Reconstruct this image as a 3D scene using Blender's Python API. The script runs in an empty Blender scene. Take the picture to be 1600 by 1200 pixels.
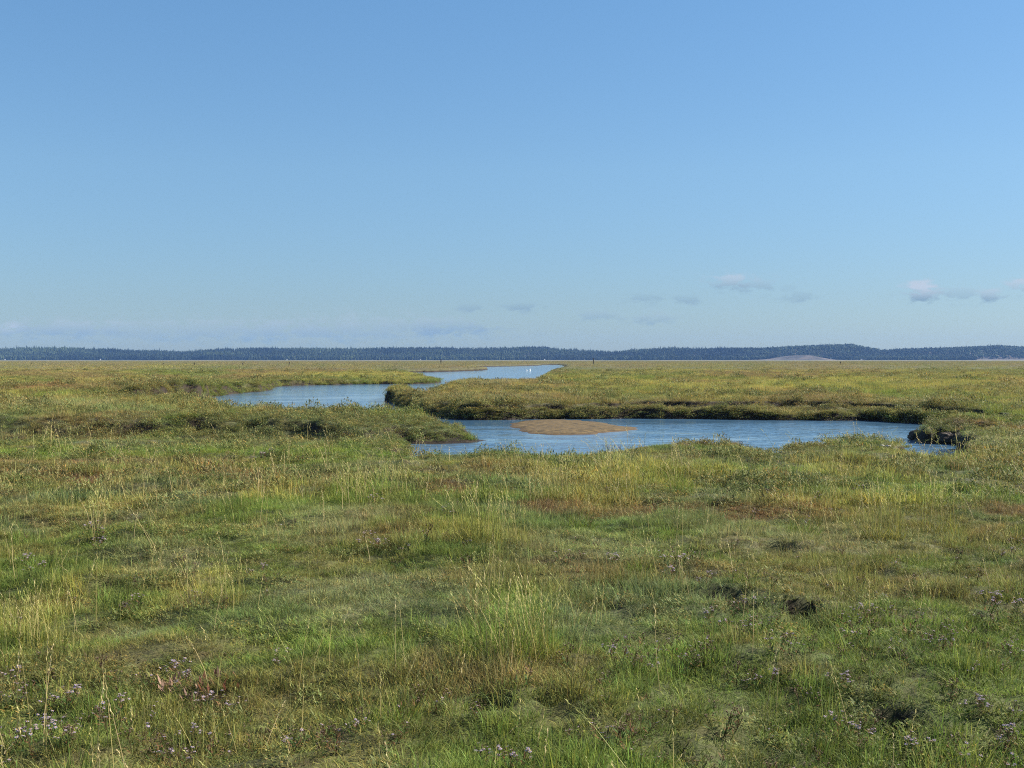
import bpy, math, random
import numpy as np
from mathutils import Vector, Matrix

random.seed(7)
RS = np.random.RandomState(11)
scene = bpy.context.scene
C = scene.collection
R = math.radians

# ------------------------------------------------------------------ camera
CAM_H = 1.7
F = 1800.0                      # focal length in photo pixels (1600 wide)
PITCH = math.atan(38.0 / F)
cam = bpy.data.cameras.new("camera")
cam.sensor_width = 36.0
cam.lens = 36.0 * F / 1600.0
cam.clip_start = 0.05
cam.clip_end = 20000.0
camo = bpy.data.objects.new("camera", cam)
C.objects.link(camo)
camo.location = (0, 0, CAM_H)
camo.rotation_euler = (math.pi / 2 - PITCH, 0, 0)
scene.camera = camo

# ------------------------------------------------------------------ world / sun
SUN_EL = R(33.0)
SUN_AZ = R(70.0)                # clockwise from the viewing direction (+Y)
world = bpy.data.worlds.new("World")
scene.world = world
world.use_nodes = True


def sky_world():
    nt = world.node_tree
    nt.nodes.clear()
    N, L = nt.nodes, nt.links
    out = N.new('ShaderNodeOutputWorld')
    bg = N.new('ShaderNodeBackground')
    bg.inputs['Strength'].default_value = 0.0555
    sky = N.new('ShaderNodeTexSky')
    sky.sky_type = 'NISHITA'
    sky.sun_disc = False
    sky.sun_elevation = SUN_EL
    sky.sun_rotation = SUN_AZ
    sky.altitude = 0
    sky.air_density = 1.0
    sky.dust_density = 0.3
    sky.ozone_density = 3.0
    tc = N.new('ShaderNodeTexCoord')
    sep = N.new('ShaderNodeSeparateXYZ')
    L.new(tc.outputs['Generated'], sep.inputs[0])

    def m(op, a, b=None, c=None):
        n = N.new('ShaderNodeMath')
        n.operation = op
        for i, v in enumerate((a, b, c)):
            if v is None:
                continue
            if isinstance(v, (int, float)):
                n.inputs[i].default_value = v
            else:
                L.new(v, n.inputs[i])
        return n.outputs[0]

    # atmospheric tint by elevation: cleaner blue air than the model's low sky
    ramp = N.new('ShaderNodeValToRGB')
    L.new(m('MAXIMUM', sep.outputs['Z'], 0.0), ramp.inputs[0])
    SKY_RAMP = [(0.0, (0.52, 0.67, 0.88)), (0.05, (0.58, 0.71, 0.88)), (0.16, (0.76, 0.92, 1.01)), (0.32, (0.80, 1.06, 1.17)),
                (0.6, (1.0, 1.0, 1.1))]
    while len(ramp.color_ramp.elements) < len(SKY_RAMP):
        ramp.color_ramp.elements.new(0.5)
    for e, (p, c) in zip(ramp.color_ramp.elements, SKY_RAMP):
        e.position = p
        e.color = (*c, 1)
    mul = N.new('ShaderNodeMix')
    mul.data_type = 'RGBA'
    mul.blend_type = 'MULTIPLY'
    mul.inputs[0].default_value = 1.0
    side = N.new('ShaderNodeVectorMath')
    side.operation = 'SCALE'
    L.new(sky.outputs[0], side.inputs[0])
    L.new(m('SUBTRACT', 1.0, m('MULTIPLY', sep.outputs['X'], 0.24)), side.inputs[3])
    L.new(side.outputs[0], mul.inputs[6])
    L.new(ramp.outputs[0], mul.inputs[7])

    # small low clouds: noise broken ellipses fixed in the world
    ya = m('MAXIMUM', sep.outputs['Y'], 0.02)
    a = m('DIVIDE', sep.outputs['X'], ya)
    e = m('DIVIDE', sep.outputs['Z'], ya)
    comb = N.new('ShaderNodeCombineXYZ')
    L.new(a, comb.inputs[0])
    L.new(m('MULTIPLY', e, 2.4), comb.inputs[1])
    nz = N.new('ShaderNodeTexNoise')
    nz.inputs['Scale'].default_value = 60.0
    nz.inputs['Detail'].default_value = 6.0
    nz.inputs['Roughness'].default_value = 0.62
    L.new(comb.outputs[0], nz.inputs['Vector'])
    nf = nz.outputs['Fac']

    def ell(px, py, w, h):
        ca, ce = (px - 800) / F, (562 - py) / F
        u = m('DIVIDE', m('SUBTRACT', a, ca), w * 1.25 / F)
        v = m('DIVIDE', m('SUBTRACT', e, ce), h * 1.2 / F)
        d = m('ADD', m('MULTIPLY', u, u), m('MULTIPLY', v, v))
        return m('POWER', 2.718, m('MULTIPLY', d, -1.0)), v

    bright = None
    dark = None
    for (px, py, w, h, br, dk) in [
            (1138, 440, 30, 10, 0.6, 0.5), (1180, 446, 36, 11, 0.15, 0.5), (1440, 455, 24, 14, 1.3, 0.9),
            (1596, 447, 20, 12, 0.8, 0.4), (1546, 461, 20, 9, 0.5, 0.7), (1500, 458, 26, 12, 0.1, 0.4),
            (735, 480, 18, 7, 0.0, 0.5), (820, 479, 26, 7, 0.0, 0.65), (930, 492, 24, 9, 0.1, 0.45),
            (1020, 497, 34, 9, 0.15, 0.45), (1070, 467, 24, 8, 0.0, 0.5), (1008, 465, 26, 8, 0.0, 0.45),
            (1250, 461, 24, 10, 0.0, 0.4), (12, 516, 14, 9, 0.6, 0.2), (300, 516, 260, 17, 0.18, 0.3),
            (560, 512, 190, 20, 0.16, 0.33), (90, 512, 90, 12, 0.2, 0.4), (700, 510, 60, 12, 0.1, 0.6)]:
        g, v = ell(px, py, w, h)
        t = m('MULTIPLY', m('MAXIMUM', m('SUBTRACT', m('ADD', m('MULTIPLY', nf, 3.0), m('MULTIPLY', g, 0.62)), 1.60), 0.0), g)
        t = m('MINIMUM', m('MULTIPLY', t, 3.2), 1.0)
        up = m('MINIMUM', m('MAXIMUM', m('ADD', m('MULTIPLY', v, 0.7), 0.55), 0.0), 1.0)
        b_ = m('MULTIPLY', m('MULTIPLY', t, up), br)
        d_ = m('MULTIPLY', m('MULTIPLY', t, m('SUBTRACT', 1.15, up)), dk)
        bright = b_ if bright is None else m('ADD', bright, b_)
        dark = d_ if dark is None else m('ADD', dark, d_)
    front = m('GREATER_THAN', sep.outputs['Y'], 0.05)
    bright = m('MULTIPLY', m('MINIMUM', bright, 1.0), m('MULTIPLY', front, 0.95))
    dark = m('MULTIPLY', m('MINIMUM', dark, 1.0), m('MULTIPLY', front, 1.2))

    def mixc(fac, c1, col):
        n = N.new('ShaderNodeMix')
        n.data_type = 'RGBA'
        L.new(fac, n.inputs[0])
        L.new(c1, n.inputs[6])
        n.inputs[7].default_value = (*col, 1)
        return n.outputs[2]
    c = mixc(dark, mul.outputs[2], (2.2, 3.3, 4.2))
    c = mixc(bright, c, (4.4, 5.1, 6.0))
    L.new(c, bg.inputs['Color'])
    L.new(bg.outputs[0], out.inputs['Surface'])


sky_world()
sun = bpy.data.lights.new("sun", 'SUN')
sun.energy = 5.0
sun.angle = R(0.5)
sun.color = (1.0, 0.94, 0.83)
suno = bpy.data.objects.new("sun", sun)
C.objects.link(suno)
sd_ = Vector((math.sin(SUN_AZ) * math.cos(SUN_EL), math.cos(SUN_AZ) * math.cos(SUN_EL), math.sin(SUN_EL)))
suno.rotation_euler = sd_.to_track_quat('Z', 'Y').to_euler()
suno.location = (60, 30, 50)

vs = scene.view_settings
vs.view_transform = 'Standard'
vs.look = 'None'
vs.exposure = 1.15
vs.gamma = 1.0
vs.use_curve_mapping = False
cy = scene.cycles
cy.max_bounces = 6
cy.diffuse_bounces = 2
cy.glossy_bounces = 3
cy.transmission_bounces = 3
cy.volume_bounces = 0
cy.transparent_max_bounces = 8
cy.filter_width = 1.1
cy.use_denoising = False

# ------------------------------------------------------------------ helpers


def P(px, py, z=0.0):
    """ground point at height z that the photo pixel (1600x1200) looks at"""
    sp, cp = math.sin(PITCH), math.cos(PITCH)
    u, v = (px - 800) / F, (600 - py) / F
    dx, dy, dz = u, cp + sp * v, -sp + cp * v
    if dz > -1e-5:
        dz = -1e-5
    t = (z - CAM_H) / dz
    return (dx * t, dy * t)


def at_dist(px, d):
    return (px - 800) / F * d


def to_px(x, y, z=0.0):
    """photo pixel of a world point (arrays)"""
    sp, cp = math.sin(PITCH), math.cos(PITCH)
    zz = z - CAM_H
    dep = y * cp - zz * sp
    up = y * sp + zz * cp
    return 800 + F * x / dep, 600 - F * up / dep


def _hash(ix, iy, seed):
    h = (ix.astype(np.int64) * 374761393 + iy.astype(np.int64) * 668265263 + seed * 1442695041) & 0x7fffffff
    h = ((h ^ (h >> 13)) * 1274126177) & 0x7fffffff
    h = h ^ (h >> 16)
    return (h & 0xffff) / 65535.0


def noise(x, y, scale=1.0, seed=0):
    x = x / scale
    y = y / scale
    ix, iy = np.floor(x), np.floor(y)
    fx, fy = x - ix, y - iy
    fx = fx * fx * (3 - 2 * fx)
    fy = fy * fy * (3 - 2 * fy)
    ix = ix.astype(np.int64)
    iy = iy.astype(np.int64)
    a = _hash(ix, iy, seed)
    b = _hash(ix + 1, iy, seed)
    c = _hash(ix, iy + 1, seed)
    d = _hash(ix + 1, iy + 1, seed)
    return (a * (1 - fx) + b * fx) * (1 - fy) + (c * (1 - fx) + d * fx) * fy


def fbm(x, y, scale, octv=4, seed=0, rough=0.5):
    t, amp, s = 0.0, 1.0, 0.0
    ca, sa = math.cos(0.6), math.sin(0.6)
    for i in range(octv):
        t = t + noise(x, y, scale, seed + i * 17) * amp
        s += amp
        amp *= rough
        scale *= 0.5
        x, y = ca * x - sa * y + 3.1, sa * x + ca * y + 1.7
    return t / s


def sstep(a, b, x):
    t = np.clip((x - a) / (b - a), 0, 1)
    return t * t * (3 - 2 * t)


def tag(o, label=None, cat=None, group=None, kind=None):
    if label:
        o['label'] = label
    if cat:
        o['category'] = cat
    if group:
        o['group'] = group
    if kind:
        o['kind'] = kind
    return o


def mesh_obj(name, verts, faces, mat=None, parent=None, smooth=False, col=None, link=True):
    me = bpy.data.meshes.new(name)
    me.from_pydata([tuple(v) for v in verts], [], [tuple(f) for f in faces])
    if smooth:
        me.polygons.foreach_set('use_smooth', [True] * len(me.polygons))
    if col is not None:
        at = me.color_attributes.new('tint', 'FLOAT_COLOR', 'POINT')
        arr = np.ones((len(verts), 4), dtype=np.float32)
        arr[:, :3] = col
        at.data.foreach_set('color', arr.ravel())
    if mat:
        me.materials.append(mat)
    me.update()
    o = bpy.data.objects.new(name, me)
    if link:
        C.objects.link(o)
    if parent:
        o.parent = parent
    return o


def empty(name, loc, rz=0.0):
    o = bpy.data.objects.new(name, None)
    o.empty_display_size = 0.1
    C.objects.link(o)
    o.location = loc
    o.rotation_euler = (0, 0, rz)
    return o


def copy_tree(o, kids, parent=None):
    c = o.copy()
    C.objects.link(c)
    c.parent = parent
    for ch in kids.get(o.name, []):
        copy_tree(ch, kids, c)
    return c


# ------------------------------------------------------------------ materials
def new_mat(name):
    m = bpy.data.materials.new(name)
    m.use_nodes = True
    return m, m.node_tree.nodes, m.node_tree.links, m.node_tree.nodes['Principled BSDF']


def leaf_material(name, instanced=True, trans=0.32, rough=0.6, spec=0.12):
    m, N, L, b = new_mat(name)
    t = N.new('ShaderNodeAttribute')
    t.attribute_name = 'tint'
    col = t.outputs['Color']
    if instanced:
        i = N.new('ShaderNodeAttribute')
        i.attribute_type = 'INSTANCER'
        i.attribute_name = 'col'
        x = N.new('ShaderNodeMix')
        x.data_type = 'RGBA'
        x.blend_type = 'MULTIPLY'
        x.inputs[0].default_value = 1
        L.new(col, x.inputs[6])
        L.new(i.outputs['Color'], x.inputs[7])
        col = x.outputs[2]
    L.new(col, b.inputs['Base Color'])
    b.inputs['Roughness'].default_value = rough
    b.inputs['Specular IOR Level'].default_value = spec
    tr = N.new('ShaderNodeBsdfTranslucent')
    L.new(col, tr.inputs['Color'])
    ms = N.new('ShaderNodeMixShader')
    ms.inputs[0].default_value = trans
    L.new(b.outputs[0], ms.inputs[1])
    L.new(tr.outputs[0], ms.inputs[2])
    L.new(ms.outputs[0], N['Material Output'].inputs['Surface'])
    return m


def plain_material(name, col, rough=0.8, scale=8.0, var=0.35, spec=0.2, bump=0.0):
    m, N, L, b = new_mat(name)
    n = N.new('ShaderNodeTexNoise')
    n.inputs['Scale'].default_value = scale
    n.inputs['Detail'].default_value = 5
    tc = N.new('ShaderNodeTexCoord')
    L.new(tc.outputs['Object'], n.inputs['Vector'])
    r = N.new('ShaderNodeValToRGB')
    r.color_ramp.elements[0].position = 0.3
    r.color_ramp.elements[1].position = 0.7
    r.color_ramp.elements[0].color = (*[c * (1 - var) for c in col], 1)
    r.color_ramp.elements[1].color = (*[min(1, c * (1 + var)) for c in col], 1)
    L.new(n.outputs['Fac'], r.inputs[0])
    L.new(r.outputs[0], b.inputs['Base Color'])
    b.inputs['Roughness'].default_value = rough
    b.inputs['Specular IOR Level'].default_value = spec
    if bump:
        bp = N.new('ShaderNodeBump')
        bp.inputs['Strength'].default_value = bump
        bp.inputs['Distance'].default_value = 0.05
        L.new(n.outputs['Fac'], bp.inputs['Height'])
        L.new(bp.outputs[0], b.inputs['Normal'])
    return m


MAT_GRASS = leaf_material('grass_blades')
MAT_LEAF = leaf_material('leaf_tint', instanced=False)
MAT_PETAL = leaf_material('petal', instanced=False, trans=0.35, rough=0.7)
MAT_FOREST = leaf_material('conifer', trans=0.0, rough=0.8, spec=0.1)
MAT_WOOD = plain_material('weathered_wood', (0.045, 0.035, 0.028), 0.85, 12)
MAT_PEAT = plain_material('wet_peat', (0.060, 0.044, 0.030), 0.75, 9, 0.6, 0.3, 0.6)
MAT_WHITE = plain_material('white_plumage', (0.85, 0.85, 0.83), 0.6, 10, 0.05)
MAT_BEAK = plain_material('orange_beak', (0.6, 0.25, 0.04), 0.5, 10, 0.1)
MAT_DARKBIRD = plain_material('dark_plumage', (0.05, 0.05, 0.055), 0.8, 10, 0.2)
MAT_LIME = plain_material('whitewash', (0.60, 0.59, 0.56), 0.8, 3, 0.08)
MAT_ROOF = plain_material('roof_tile', (0.20, 0.09, 0.06), 0.8, 3, 0.2)
MAT_SHELL = plain_material('bleached_shell', (0.45, 0.42, 0.36), 0.6, 20, 0.15)

# ------------------------------------------------------------------ terrain
WL = -0.55


def catmull(pts, sub):
    pts = np.array(pts, float)
    n = len(pts)
    out = []
    for i in range(n):
        p0, p1, p2, p3 = pts[i - 1], pts[i], pts[(i + 1) % n], pts[(i + 2) % n]
        for k in range(sub):
            t = k / sub
            a = 0.5 * (2 * p1 + (p2 - p0) * t + (2 * p0 - 5 * p1 + 4 * p2 - p3) * t * t + (3 * p1 - p0 - 3 * p2 + p3) * t ** 3)
            out.append(a)
    return np.array(out)


def W_(px, py):
    return P(px, py, WL)


def N_(px, py, z=0.12, push=0.45):
    x, y = P(px, py, z)
    k = (y + push) / y
    return (x * k, y * k)


creek_pts = [
    # near bank of the front pool, left to right
    N_(634, 699), N_(660, 699), N_(700, 702), N_(745, 701), N_(762, 697), N_(800, 696), N_(850, 702), N_(890, 702), N_(930, 698),
    N_(1000, 695), N_(1050, 688), N_(1100, 685), N_(1150, 685), N_(1190, 685), N_(1205, 690), N_(1214, 699), N_(1226, 693), N_(1290, 682),
    N_(1350, 678), N_(1405, 680), N_(1426, 687), N_(1436, 701), N_(1482, 702),
    # right end round the slumped clods
    W_(1494, 697), W_(1470, 695), W_(1450, 693), W_(1436, 690), W_(1428, 686), W_(1440, 681), W_(1465, 682), W_(1483, 677), W_(1487, 670),
    W_(1480, 665), W_(1455, 663), W_(1430, 662.5), W_(1400, 660.5), W_(1360, 658), W_(1300, 657), W_(1200, 656), W_(1100, 655),
    W_(1000, 654.5), W_(900, 655), W_(830, 655.5), W_(745, 657), W_(700, 654), W_(665, 648), W_(640, 641), W_(626, 635), W_(618, 631),
    W_(609, 628), W_(611, 622), W_(624, 616),
    # back of the right hand marsh
    N_(650, 603.5, .30), N_(684, 601, .30), N_(700, 595, .25), N_(722, 591, .22), N_(745, 590, .2), N_(800, 590, .2), N_(840, 590, .2), N_(850, 584, .2), N_(861, 578),
    N_(869, 574.5), N_(884, 571.5),
    # far shore, right to left
    W_(878, 570.3), W_(848, 570.2), W_(840, 571.2), W_(800, 572.3), W_(750, 573.2), W_(735, 574.2), W_(748, 576.2), W_(759, 577.4), W_(752, 578.6), W_(740, 579.3),
    W_(700, 580.8), W_(660, 581.6), W_(634, 582.8), W_(632, 584.5), W_(648, 589), W_(672, 593.2), W_(686, 596.5), W_(682, 598.8),
    W_(640, 600.3), W_(600, 600), W_(520, 601.3), W_(445, 603.3), W_(424, 605.5), W_(414, 611), W_(385, 614), W_(350, 618), W_(320, 622), W_(270, 627), W_(210, 632.5),
    W_(182, 636),
    # back edge of the middle spit
    W_(210, 643), W_(300, 642), N_(370, 634), N_(430, 633), N_(470, 637), N_(520, 640), N_(570, 641), W_(620, 664), W_(660, 673), W_(700, 680), W_(742, 685),
    W_(765, 688.8), W_(745, 691.8), W_(690, 694), W_(655, 695.3), W_(636, 696.3),
]
CREEK = catmull(creek_pts, 3)


def poly_sd(x, y, poly):
    """signed distance, positive outside"""
    x = np.asarray(x, np.float32)
    y = np.asarray(y, np.float32)
    best = np.full(x.shape, 1e12, np.float32)
    ins = np.zeros(x.shape, bool)
    n = len(poly)
    for i in range(n):
        ax, ay = poly[i]
        bx, by = poly[(i + 1) % n]
        ex, ey = bx - ax, by - ay
        L2 = ex * ex + ey * ey + 1e-12
        t = np.clip(((x - ax) * ex + (y - ay) * ey) / L2, 0, 1)
        dx = x - ax - t * ex
        dy = y - ay - t * ey
        np.minimum(best, dx * dx + dy * dy, out=best)
        if ay != by:
            c = ((ay > y) != (by > y)) & (x < (y - ay) / ey * ex + ax)
            ins ^= c
    d = np.sqrt(best)
    return np.where(ins, -d, d)


# pits / small dry creeks out on the marsh: (px0, px1, py of the far rim base, depth radius m, depth)
PITS = [(198, 292, 594.5, 2.2, 0.50), (70, 128, 590, 2.0, 0.35), (538, 586, 590.5, 2.2, 0.45), (826, 892, 586.5, 3.0, 0.45),
        (848, 876, 577.0, 4.0, 0.5), (1455, 1482, 574.0, 4.0, 0.5), (1488, 1512, 573.6, 4.0, 0.5), (920, 1000, 622, 0.8, 0.25),
        (1000, 1050, 615, 0.7, 0.2), (1300, 1420, 634, 0.6, 0.2), (640, 690, 612, 0.8, 0.15), (1570, 1640, 660, 0.9, 0.35),
        # hollows dug into the near turf to stand in for dark tussock shadows
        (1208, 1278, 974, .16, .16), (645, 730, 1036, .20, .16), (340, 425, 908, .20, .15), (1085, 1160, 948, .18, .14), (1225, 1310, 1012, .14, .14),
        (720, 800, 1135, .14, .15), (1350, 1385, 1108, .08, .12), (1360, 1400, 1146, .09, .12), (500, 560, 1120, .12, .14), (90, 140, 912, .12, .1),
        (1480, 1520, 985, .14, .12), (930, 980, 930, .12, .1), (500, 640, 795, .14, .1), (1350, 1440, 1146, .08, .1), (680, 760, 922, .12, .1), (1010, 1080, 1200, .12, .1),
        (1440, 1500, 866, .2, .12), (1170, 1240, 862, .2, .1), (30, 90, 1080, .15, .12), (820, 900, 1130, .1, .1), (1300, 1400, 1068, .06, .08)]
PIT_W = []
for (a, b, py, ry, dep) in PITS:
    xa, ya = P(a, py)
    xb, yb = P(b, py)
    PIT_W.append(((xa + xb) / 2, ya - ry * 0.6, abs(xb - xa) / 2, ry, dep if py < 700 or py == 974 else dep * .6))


BUMPS = [(*P(290, 610), 11.0, 8.0, 0.34), (*P(450, 655), 7.0, 3.5, 0.10), (*P(130, 655), 6.0, 4.0, 0.12), (*W_(655, 596), 8.0, 26.0, -0.34), (*P(650, 608), 4.0, 12.0, -0.12), (*P(700, 580), 14.0, 40.0, -0.15)]


def creek_sd(x, y):
    out = np.full(x.shape, 60.0, np.float32)
    m = (y > 17) & (y < 640) & (np.abs(x) < 60 + y * 0.4)
    xs, ys = x[m], y[m]
    dd = np.clip(ys, 20, 400)
    wx = (noise(xs, ys, 1.3, 5) - .5) * 0.55 + (noise(xs, ys, 0.45, 6) - .5) * 0.3
    wy = (noise(xs, ys, 1.4, 7) - .5) * 0.55 + (noise(xs, ys, 0.5, 8) - .5) * 0.3
    k = 1 + np.clip((dd - 60) / 150, 0, 1.2)
    out[m] = poly_sd(xs + wx * k, ys + wy * k, CREEK)
    return out


_sx = [P(p, 656, WL)[0] for p in (560, 640, 900, 985, 1100, 1200, 1350, 1430, 1490)]
_sw = [0.5, 0.55, 0.9, 1.7, 2.2, 3.4, 3.4, 1.2, 0.6]
TIP = P(745, 690, WL)


def height(x, y, sd=None):
    x = np.asarray(x, float)
    y = np.asarray(y, float)
    if sd is None:
        sd = creek_sd(x, y)
    # plateau with hummocks
    near = 1 - sstep(14, 45, y)
    h = (fbm(x, y, 9.0, 3, 21) - .5) * 0.12
    h = h + (fbm(x, y, 1.5, 2, 22) - .5) * 0.13 * (0.5 + near)
    hum = noise(x, y * 1.15, 0.62, 23)
    h = h + (sstep(0.30, 0.75, hum) * 0.06 + (noise(x, y, 0.30, 24) - .5) * 0.055) * (0.4 + 0.6 * near)
    far = sstep(60, 300, y)
    h = h + far * (fbm(x, y, 40, 3, 25) - .5) * 0.15
    # dry left hand gully that carries the pool's line on to the left
    px, _ = to_px(x, np.maximum(y, 1), 0)
    gy = y + (noise(x, y, 2.2, 31) - .5) * 1.3 + (noise(x, y, 0.7, 32) - .5) * 0.5
    gmask = 1 - sstep(-4.2, -1.5, x)
    g = sstep(22.5, 28.0, gy) * (1 - sstep(29.6, 30.9, gy)) * gmask
    h = h - g * 0.44
    # shallow brown trough in front of it
    ty = y + (noise(x, y, 3.0, 33) - .5) * 1.6
    t = np.exp(-((ty - 17.2) / 1.1) ** 2) * (1 - sstep(-3, 2, x))
    h = h - t * 0.13
    t2 = np.exp(-((ty - 19.7) / 0.7) ** 2) * (1 - sstep(-5, -3, x))
    h = h - t2 * 0.10
    # low end of the spit
    h = h - 0.36 * np.exp(-(((x - TIP[0]) / 2.6) ** 2 + ((y - TIP[1]) / 4.0) ** 2))
    # higher ground behind the left bank and along the spit, low tongue further out
    for (cx, cy_, rx, ry, dz) in BUMPS:
        h = h + dz * np.exp(-(((x - cx) / rx) ** 2 + ((y - cy_) / ry) ** 2))
    for (cx, cy_, rx, ry, dep) in PIT_W[12:]:
        h = h + 0.025 * np.exp(-(((x - cx - rx * 1.35) / (rx * .75)) ** 2 + ((y - cy_) / (ry * 1.5 + .08)) ** 2))
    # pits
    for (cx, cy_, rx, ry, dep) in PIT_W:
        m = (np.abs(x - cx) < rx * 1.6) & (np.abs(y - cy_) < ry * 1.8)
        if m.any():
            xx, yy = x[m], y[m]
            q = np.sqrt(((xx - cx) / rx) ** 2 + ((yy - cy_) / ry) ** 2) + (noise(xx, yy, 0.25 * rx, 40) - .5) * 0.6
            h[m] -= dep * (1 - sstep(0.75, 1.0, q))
    # little gullies and slumps that break up the bank edges
    nt = sstep(.52, .72, noise(x, y, 0.95, 46)) * np.exp(-np.maximum(sd, 0) / (0.55 + 0.5 * sstep(45, 70, y))) * (y > 36)
    nb = ((y > 33) & (y < 56) & (x > -5)).astype(float)
    h = h - 0.42 * nt * (sd > 0) * (1 - .6 * nb) * (1 + .6 * ((x < 0) & (y > 45)))
    # creek banks
    bw = (0.22 + 0.40 * noise(x, y, 2.3, 41)) * (1 - .5 * sstep(45, 60, y)) + 0.7 * ((y < 33.5) & (y > 26) & (x < 0))
    north = ((y > 33) & (y < 56) & (x > _sx[0]) & (x < _sx[-1] + 1.2)).astype(float)
    sw = np.interp(x, _sx, _sw) * (0.75 + 0.6 * noise(x, y, 1.9, 42))
    shelf = WL + 0.16 + 0.26 * noise(x, y, 0.9, 43)
    shelf = shelf + 0.12 * (noise(x, y, 0.4, 44) - .5)
    sdn = np.maximum(sd, 0)
    simple = WL + (h - WL) * sstep(0, 1, sdn / bw)
    # on the south-facing far bank: low rise, slumped shelf, then the turf cliff
    a = WL + (shelf - WL) * sstep(0, 0.35, sdn)
    n_ = a + (h - a) * sstep(0, 0.30, sdn - sw)
    other = sstep(0.55, 0.75, noise(x, y, 4.5, 45)) * (y < 58) * (y > 26)
    n2 = a + (h - a) * sstep(0, 0.3, sdn - 0.7)
    h = np.maximum(h, WL + .14)
    simple = WL + (h - WL) * sstep(0, 1, sdn / bw)
    land = simple * (1 - other) + n2 * other
    land = land * (1 - north) + n_ * north
    bed = WL - 0.02 + np.maximum(sd, -2.5) * 0.25
    z = np.where(sd > 0, land, bed)
    return z


# species / colour fields --------------------------------------------------
def blob(px, py, x, y, cx, cy_, rx, ry):
    q = ((px - cx) / rx) ** 2 + ((py - cy_) / ry) ** 2
    return q


# ground patches of one kind of plant, given by where they lie: centre and size in metres come from the photo's pixels
def patch(px, py, rx, ry, z=0.0):
    x0, y0 = P(px, py, z)
    xa, _ = P(px + rx, py, z)
    _, ya = P(px, py - ry, z)
    _, yb = P(px, py + ry, z)
    return (x0, (ya + yb) / 2, abs(xa - x0), abs(ya - yb) / 2)


RED = [patch(1120, 806, 230, 11), patch(860, 800, 60, 8), patch(150, 722, 60, 6), patch(700, 775, 60, 10), patch(330, 745, 120, 12),
       patch(60, 748, 120, 10), patch(1580, 815, 60, 14), patch(1100, 598, 60, 2), patch(60, 612, 60, 3),
       patch(1560, 668, 50, 14), patch(1100, 700, 120, 5)]
GREEN = [patch(250, 664, 45, 7), patch(40, 712, 70, 10), patch(330, 708, 120, 8), patch(1130, 692, 90, 6), patch(1340, 684, 90, 6),
         patch(620, 650, 50, 6, 0), patch(250, 738, 200, 7), patch(560, 778, 60, 16), patch(1500, 790, 110, 22), patch(1350, 770, 130, 18),
         patch(110, 620, 60, 5), patch(1550, 650, 60, 8), patch(450, 715, 160, 8), patch(800, 1000, 90, 60)]
YELLOW = [patch(980, 745, 180, 22), patch(1330, 800, 160, 18), patch(1500, 720, 120, 20), patch(150, 800, 60, 25), patch(740, 840, 90, 25),
          patch(420, 780, 50, 20), patch(1150, 605, 220, 10), patch(1450, 600, 150, 10), patch(100, 577, 110, 5), patch(1350, 740, 100, 20),
          patch(300, 930, 60, 40), patch(60, 960, 60, 60), patch(620, 585, 120, 4), patch(840, 745, 60, 14), patch(930, 790, 80, 20)]
PALE = [patch(60, 635, 130, 8), patch(440, 638, 60, 5), patch(750, 622, 120, 5), patch(500, 830, 120, 30), patch(900, 870, 160, 40),
        patch(560, 950, 160, 60), patch(1250, 850, 200, 30), patch(260, 880, 100, 30), patch(1560, 690, 80, 10), patch(760, 598, 60, 5)]


def infl(x, y, lst, seed):
    w = np.zeros(x.shape)
    n = None
    for (cx, cy_, rx, ry) in lst:
        m = (np.abs(x - cx) < rx * 1.8) & (np.abs(y - cy_) < ry * 1.8)
        if not m.any():
            continue
        xx, yy = x[m], y[m]
        q = np.sqrt(((xx - cx) / rx) ** 2 + ((yy - cy_) / ry) ** 2) + (fbm(xx, yy, 0.5 * min(rx, ry) + 0.2, 3, seed) - .5) * 1.1
        w[m] = np.maximum(w[m], 1 - sstep(0.55, 1.15, q))
    return w


PAL = {
    'green': (0.112, 0.146, 0.034), 'bright': (0.130, 0.190, 0.032), 'grey': (0.122, 0.150, 0.060), 'olive': (0.150, 0.144, 0.044),
    'yellow': (0.262, 0.246, 0.062), 'brown': (0.175, 0.130, 0.058), 'red': (0.165, 0.085, 0.045), 'pale': (0.200, 0.200, 0.095),
    'dark': (0.036, 0.052, 0.014), 'bush': (0.100, 0.118, 0.042),
}
PAL = {k: np.array(v) * 1.66 for k, v in PAL.items()}


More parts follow.
